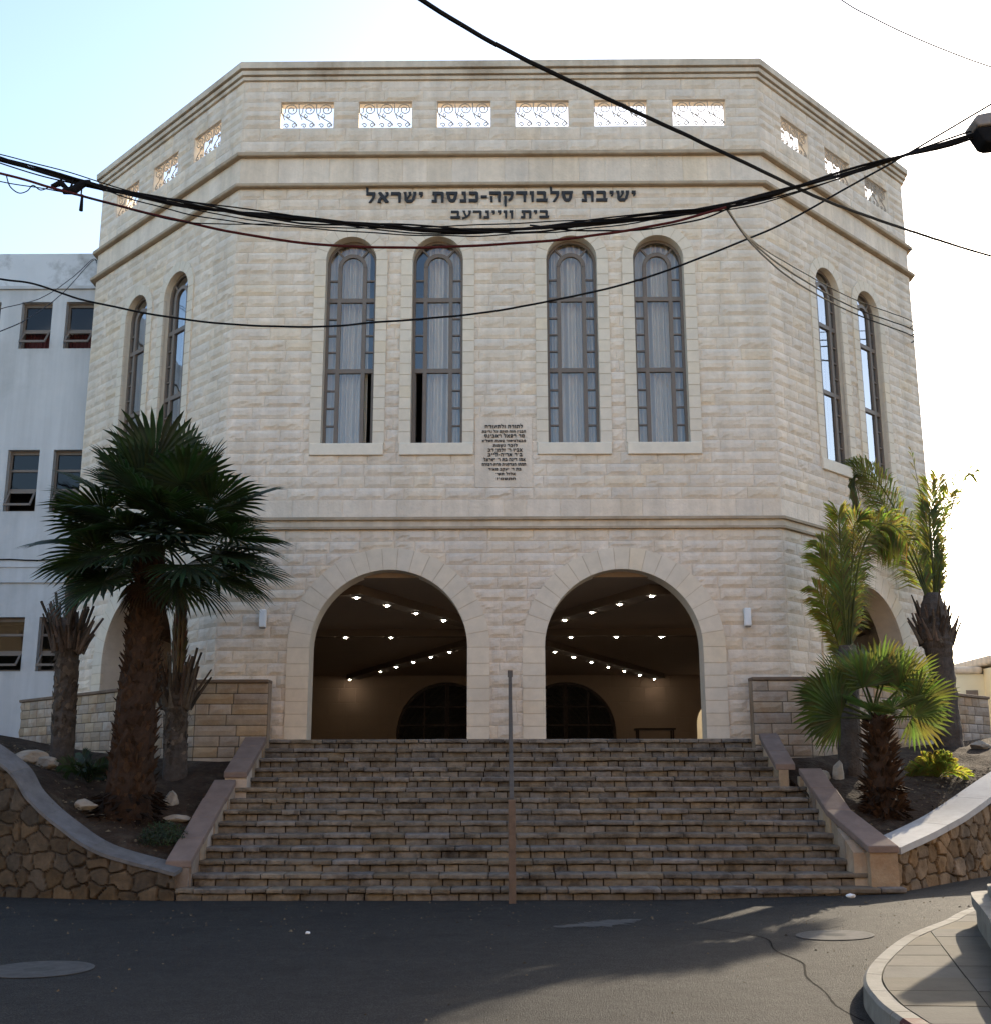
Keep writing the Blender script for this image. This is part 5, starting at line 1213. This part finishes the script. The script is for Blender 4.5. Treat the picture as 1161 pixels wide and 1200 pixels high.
# paving slabs clipped to the kerb line
bm = bmesh.new()
inner = [KC[i] + knorm(i) * .136 for i in range(len(KC))]
poly = [(p.x, p.y) for p in inner] + [(14, -16), (14, -5.6)]
vs = [bm.verts.new((x, y, 0)) for x, y in poly]; bm.faces.new(vs)
def cut(co, no): 
    geom = bm.verts[:] + bm.edges[:] + bm.faces[:]; bmesh.ops.bisect_plane(bm, geom=geom, plane_co=co, plane_no=no)
ang = R(-14); cu, cv = Vector((math.cos(ang), math.sin(ang), 0)), Vector((-math.sin(ang), math.cos(ang), 0))
for i in range(-30, 40): cut(Vector((3, -9, 0)) + cv * i * .5, cv)
for i in range(-8, 26): cut(Vector((3, -9, 0)) + cu * i * .62, cu)
fs = bm.faces[:]; mb = MB(); random.seed(3)
for f in fs:
    c = f.calc_center_median(); co = [v.co.copy() for v in f.verts]
    if f.calc_area() < .004: continue
    mb.tint = stone_tint(.14); jz = rnd(-.003, .003); n = len(co)
    ins = []
    for p in co:
        d = (c - p); L = d.length; ins.append(p + d * (min(.006, L * .4) / L))
    top = [mb.vert((p.x, p.y, road_z(p.x, p.y) + .147 + jz)) for p in ins]
    edge = [mb.vert((p.x, p.y, road_z(p.x, p.y) + .128)) for p in co]
    mb.f.append(top)
    for i in range(n): mb.f.append([edge[i], edge[(i + 1) % n], top[(i + 1) % n], top[i]])
bm.free()
tag(mb.build('pavement', M['slab']), kind='structure')
PR = thing('stone_pier', 'low rounded stone pier with capped top at the right edge of the pavement', 'stone pier')
PPL = [(p.x, p.y) for p in catmull([(9, -8.25, 0), (6, -8.25, 0), (4.75, -8.22, 0), (4.30, -8.32, 0), (4.12, -8.66, 0), (3.84, -9.55, 0), (3.57, -10.4, 0), (3.2, -11.5, 0), (2.98, -12.5, 0), (2.9, -14, 0)], 6)]
def plan_band(mb, pl, off, z0, z1, wid=.5):
    """a solid band following a plan line; off moves the outer face inward"""
    n = len(pl); O_ = []; I_ = []
    for i in range(n):
        a, b = Vector(pl[max(0, i - 1)]), Vector(pl[min(n - 1, i + 1)]); d = (b - a).normalized(); nn = Vector((d.y, -d.x)); p = Vector(pl[i])
        if nn.x > 0 and nn.y < 0: pass
        O_.append(p - Vector((-d.y, d.x)) * -off); I_.append(p - Vector((-d.y, d.x)) * -(off + wid))
    for i in range(n - 1):
        mb.hexa([(*O_[i], z0), (*O_[i + 1], z0), (*I_[i + 1], z0), (*I_[i], z0), (*O_[i], z1), (*O_[i + 1], z1), (*I_[i + 1], z1), (*I_[i], z1)])
mb = MB(); plan_band(mb, PPL, .03, .05, .385); mb.build('base', M['kerb'], PR)
mb = MB(); plan_band(mb, PPL, .0, .387, .475, .58); mb.build('cap', M['kerb'], PR)
mb = MB(); plan_band(mb, PPL, .14, .477, .55, .3); plan_band(mb, PPL, .19, .552, .68, .22); mb.build('upper_course', M['kerb'], PR)
mb = MB(); mb.box(6.28, 12, -5.95, -5.65, .1, 2.9); bevel(mb.build('wall', M['brick'], PR), .02)

# manholes and litter
def manhole(label, x, y, r):
    t = thing('manhole_cover', label, 'manhole cover', 'manhole covers in the road'); z = road_z(x, y)
    def lay(m): m.v = [(a, b, c + road_z(a, b) - z + .004) for a, b, c in m.v]     # follows the fall of the road
    mb = MB(); mb.lathe([(r * .93, 0), (r, 0), (r, .004), (r * .93, .004)], (x, y, z + .0), 40); lay(mb); mb.build('rim', M['patch'], t)
    mb = MB(); mb.lathe([(r * .915, 0), (r * .91, .003), (r * .86, .0045), (r * .84, .003), (r * .3, .003), (r * .28, .0045), (.01, .0045)], (x, y, z), 40); lay(mb); mb.build('lid', M['iron_cover'], t)
manhole('round iron manhole cover beside the kerb in the sunlit road', 3.15, -7.75, .36)
manhole('round dull manhole cover in the shaded road at far left', -3.65, -9.55, .42)
def litter(label, x, y, s, seed):
    bm = bmesh.new(); bmesh.ops.create_icosphere(bm, subdivisions=2, radius=1)
    for v in bm.verts:
        v.co *= 1 + .35 * noise.noise(v.co * 2 + Vector((seed, 0, 0))); v.co = Vector((v.co.x * s, v.co.y * s * .8, v.co.z * s * .55))
    me = bpy.data.meshes.new('paper_scrap'); bm.to_mesh(me); bm.free(); me.materials.append(M['paper'])
    o = bpy.data.objects.new('paper_scrap', me); COL.objects.link(o); o.location = (x, y, road_z(x, y) + s * .4); tag(o, label, 'litter', 'paper scraps')
litter('crumpled white paper on the road below the right end of the stairs', 4.22, -4.55, .055, 1)
litter('tiny white paper scrap in the middle of the dark road', -1.87, -7.4, .025, 2)

random.seed(88); mb = MB()
def chip(mb, p, sz):
    a = rnd(0, 6.28); pts = [(p[0] + sz * math.cos(a + k * 1.57) * rnd(.5, 1), p[1] + sz * math.sin(a + k * 1.57) * rnd(.5, 1), p[2]) for k in range(4)]
    i_ = [mb.vert(q_) for q_ in pts]; t_ = mb.vert((p[0], p[1], p[2] + sz * rnd(.4, .8)))
    for k in range(4): mb.f.append([i_[k], i_[(k + 1) % 4], t_])
for i in range(900):
    x, y = rnd(-7, 8), -4.3 - abs(random.gauss(0, 1)) * 1.6 if random.random() < .6 else rnd(-12.5, -4.5)
    if y > -4.45 or (x > 2.1 and y < -7.4 and x > 2.1 + (y + 12.5) * .4): continue
    g_ = rnd(.4, 1.5); mb.tint = (g_, g_ * .95, g_ * .85); chip(mb, (x, y, road_z(x, y)), rnd(.006, .018) if random.random() < .93 else rnd(.02, .032))
tag(mb.build('road_grit', M['grit']), kind='stuff')
mb = MB()
for i in range(1500):
    left = random.random() < .6; u_ = random.random(); v_ = random.random()
    if left: x = -8.5 + 4.4 * u_; y = -3.9 + 3.3 * v_ + (max(0, -5 - x) * .3)
    else: x = 4.8 + 3.5 * u_; y = -.6 - (2.9 - max(0, x - 4.9) * .9) * v_
    z = soilz(x, y, left); g_ = rnd(.4, 1.5); mb.tint = (g_, g_ * .9, g_ * .75)
    if random.random() < .55: chip(mb, (x, y, z - .005), rnd(.012, .045))
    else:
        a = rnd(0, 6.28); d_ = Vector((math.cos(a), math.sin(a), rnd(-.1, .3))) * rnd(.03, .09); w_ = Vector((-d_.y, d_.x, rnd(-.02, .02))) * .22; p = Vector((x, y, z + .012))
        mb.face([p, p + d_ * .5 + w_, p + d_, p + d_ * .5 - w_])
tag(mb.build('fallen_leaves', M['grit']), kind='stuff')

# ================================================================== CABLES AND STREET LAMP
CB = {
'A':[(-14.5,-8.2,10.9),(-8.98,-8.6,8.93),(-6.78,-8.8,8.09),(-5.15,-9.0,7.5),(-4.55,-9.0,7.32),(-4.12,-9.0,7.2),(-3.61,-9.0,7.06),(-2.76,-9.0,6.88),(-1.51,-9.0,6.72),(-0.19,-9.0,6.64),(0.97,-9.0,6.7),(2.21,-9.0,6.89),(3.05,-9.0,7.12),(3.81,-9.0,7.35),(4.62,-9.0,7.6),(5.97,-9.0,8.04)],
'B':[(-14.3,-8.3,10.1),(-8.83,-8.7,8.47),(-6.69,-8.9,7.79),(-4.83,-9.1,7.22),(-4.24,-9.1,7.04),(-3.14,-9.1,6.73),(-2.14,-9.1,6.51),(-1.24,-9.1,6.42),(-0.19,-9.1,6.43),(0.79,-9.1,6.51),(1.61,-9.1,6.65),(2.2,-9.05,6.84)],
'A2':[(-4.01,-9.05,7.14),(-3.41,-9.05,6.92),(-2.65,-9.1,6.71),(-1.9,-9.1,6.63),(-1.08,-9.1,6.56),(-0.31,-9.1,6.53),(0.39,-9.1,6.56),(0.96,-9.05,6.63),(1.63,-9.0,6.76)],
'A3':[(0.31,-8.95,6.71),(0.89,-8.95,6.65),(1.47,-8.95,6.67),(1.97,-8.95,6.77),(2.38,-9.0,6.92)],
'C':[(-16,-6,10.6),(-10.83,-6.0,8.67),(-8.36,-6.0,8.01),(-6.39,-6.0,7.56),(-5.75,-6.0,7.45),(-5.1,-6.0,7.23),(-4.03,-6.0,7.0),(-3.08,-6.0,6.89),(-2.14,-6.0,6.87),(-1.51,-6.0,6.92),(-0.26,-6.0,7.03),(1.0,-6.0,7.27),(1.84,-6.0,7.5),(2.8,-6.0,7.88),(3.56,-6.0,8.22),(4.45,-6.0,8.74),(5.12,-6.0,9.13),(6.27,-6.0,9.84),(7.89,-6.0,10.83)],
'D':[(-3.2,-15.5,7.8),(-1.52,-13.0,7.15),(-1.05,-12.4,7.11),(-0.53,-11.8,7.09),(0.13,-11.0,7.2),(0.89,-10.2,7.33),(1.79,-9.2,7.54),(2.66,-8.2,7.76),(3.83,-6.6,8.23),(5.22,-4.6,8.95),(6.86,-2.5,9.67),(8.54,-0.5,10.34),(13.02,4.0,11.69)],
'E1':[(2.21,-9.0,6.87),(2.9,-7.0,7.5),(4.11,-4.2,8.45),(6.19,-0.2,9.68),(8.51,3.4,10.73),(8.6,3.75,10.72)],
'E2':[(2.21,-9.0,6.87),(2.9,-7.0,7.48),(4.11,-4.2,8.34),(6.18,-0.2,9.52),(8.52,3.4,10.54),(8.6,3.75,10.53)],
'E3':[(2.21,-9.0,6.86),(2.94,-7.0,7.4),(4.16,-4.2,8.2),(6.18,-0.2,9.41),(8.52,3.4,10.39),(8.6,3.75,10.38)],
'F':[(0.4,-7.0,14.2),(3.3,-7.0,11.35),(4.12,-7.0,10.65),(4.48,-7.0,10.4),(5.06,-7.0,10.07),(5.85,-7.0,9.71),(7.2,-7.0,9.22),(10,-7,8.4)],
'H':[(-8.85,4.2,12.5),(-8.77,3.7,12.31),(-8.22,1.0,10.42),(-7.44,-2.0,8.72),(-7.04,-4.0,7.63),(-7.62,-6.0,6.26)],
'H2':[(-8.85,4.2,12.55),(-8.77,3.7,12.35),(-8.48,2.0,11.17),(-8.19,0.0,9.88),(-7.54,-3.0,8.39),(-7.67,-6.0,6.71)],
'L':[(-4.79,-9.05,7.22),(-4.72,-9.1,7.08),(-4.63,-9.1,7.01),(-4.55,-9.1,7.03),(-4.5,-9.1,7.09),(-4.42,-9.1,7.04),(-4.34,-9.1,7.07)],
'T':[(-8.35,-9.2,7.76),(-5.62,-9.2,7.29),(-4.78,-9.2,7.08),(-4.11,-9.2,6.95),(-3.11,-9.2,6.67),(-2.6,-9.2,6.62),(-2.06,-9.15,6.64)],
}
random.seed(9)
def strand(mb, pts, r, wob=0.0, ph=0.0, n=6, sag=0.0, freq=9):
    P = catmull(pts, 10); S = 0; Q = []
    for i, p in enumerate(P):
        if i: S += (p - P[i - 1]).length
        o = Vector((0, math.cos(S * freq + ph), math.sin(S * freq + ph))) * wob
        j = Vector((0, 0, .006 * noise.noise(Vector((S * 2.5, ph, 1))))) if wob or r < .02 else Vector((0, 0, 0))
        Q.append(p + o + j)
    mb.tube(Q, r, n)
A = thing('cable_bundle', 'thick bundle of twisted black cables sagging across the whole facade', 'cable bundle')
mb = MB()
for i in range(6): strand(mb, CB['A'], (.0145, .011, .010, .009, .007, .006)[i], (.006, .020, .026, .032, .046, .060)[i], i * 1.4, freq=(3, 3.2, 2.3, 2.9, 1.7, 1.3)[i])
mb.build('strands', M['black'], A)
mb = MB(); strand(mb, CB['A2'], .006, .004, 1); strand(mb, CB['A3'], .008, .004, 2); mb.build('loose_strand', M['black'], A)
mb = MB()   # splice with hanging tail
mb.tube([(-4.36, -9, 7.13), (-4.27, -9.0, 7.17), (-4.2, -9.02, 7.10)], [.02, .035, .02], 8); mb.tube([(-4.22, -9.05, 7.05), (-4.12, -9.05, 7.06), (-4.05, -9.0, 7.16), (-3.98, -9, 7.17)], [.03, .045, .04, .03], 8)
mb.tube([(-4.15, -9, 7.2), (-4.17, -9.03, 7.06)], .012, 6); mb.tube([(-4.06, -9.0, 7.16), (-4.062, -9.0, 7.04)], .008, 6); mb.tube([(-4.05, -9.0, 7.04), (-4.05, -9.0, 6.87)], [.012, .02], 7)
mb.build('splice', M['black'], A)
def cable(key, label, r, mat, wob=0.0):
    mb = MB(); strand(mb, CB[key], r, wob); return tag(mb.build('overhead_cable', M[mat]), label, 'cable', 'overhead cables')
cable('B', 'red brown cable sagging just below the black bundle', .0125, 'redcable')
cable('C', 'thin black cable crossing the four tall front windows', .0125, 'black')
cable('D', 'thick black cable running diagonally down from the top centre to the right', .019, 'black')
cable('E1', 'uppermost of three thin drop wires running to the right corner wall', .009, 'black')
cable('E2', 'middle of three drop wires running to the right corner wall', .012, 'black')
cable('E3', 'lowest of three drop wires running to the right corner wall', .012, 'black')
cable('F', 'thin grey wavy wire alone in the upper right sky', .008, 'greycable')
cable('H', 'lower of two thin wires dropping from the white wing roof corner', .008, 'greycable')
cable('H2', 'upper of two thin wires dropping from the white wing roof corner', .007, 'greycable')
cable('L', 'short dangling loop of thin wire below the bundle at far left', .006, 'black')
cable('T', 'faint thin wire between the black bundle and red cable on the left', .0055, 'black')
mb = MB(); mb.tube([(8.72, 3.8, 12.52), (8.95, 3.75, 12.5), (9.35, 3.7, 12.49)], .012, 6); tag(mb.build('metal_rod', M['greycable']), 'short grey rod sticking out of the right corner moulding', 'rod')
SLt = thing('street_lamp', 'grey street lamp head at the right edge where the cable bundle ends', 'street lamp')
mb = MB(); mb.tube([(6.6, -9.0, .1), (6.6, -9.0, 8.2)], [.09, .06], 12); mb.build('pole', M['galv'], SLt)
mb = MB(); mb.tube([(6.6, -9.0, 8.1), (6.2, -9.0, 8.05), (5.6, -9.02, 7.85), (5.2, -9.05, 7.7)], .03, 8); mb.build('arm', M['galv'], SLt)
mb = MB()
pr = [(4.62, 7.70), (4.66, 7.755), (4.86, 7.80), (5.3, 7.86), (5.32, 7.72), (4.90, 7.66), (4.66, 7.63)]
for i, ys_ in enumerate(((-9.16, -8.9),)):
    f1 = [mb.vert((x, ys_[0], z)) for x, z in pr]; f2 = [mb.vert((x, ys_[1], z)) for x, z in pr]; mb.f.append(f1); mb.f.append(f2[::-1])
    for k in range(len(pr)): mb.f.append([f1[k], f2[k], f2[(k + 1) % len(pr)], f1[(k + 1) % len(pr)]])
bevel(mb.build('lamp_head', M['galv'], SLt), .02, 3)
mb = MB(); pr = [(4.645, 7.625), (4.90, 7.655), (5.25, 7.70), (5.2, 7.50), (4.78, 7.46), (4.72, 7.48)]
f1 = [mb.vert((x, -9.14, z)) for x, z in pr]; f2 = [mb.vert((x, -8.92, z)) for x, z in pr]; mb.f.append(f1); mb.f.append(f2[::-1])
for k in range(len(pr)): mb.f.append([f1[k], f2[k], f2[(k + 1) % len(pr)], f1[(k + 1) % len(pr)]])
bevel(mb.build('lamp_shade', M['black'], SLt), .02, 3)
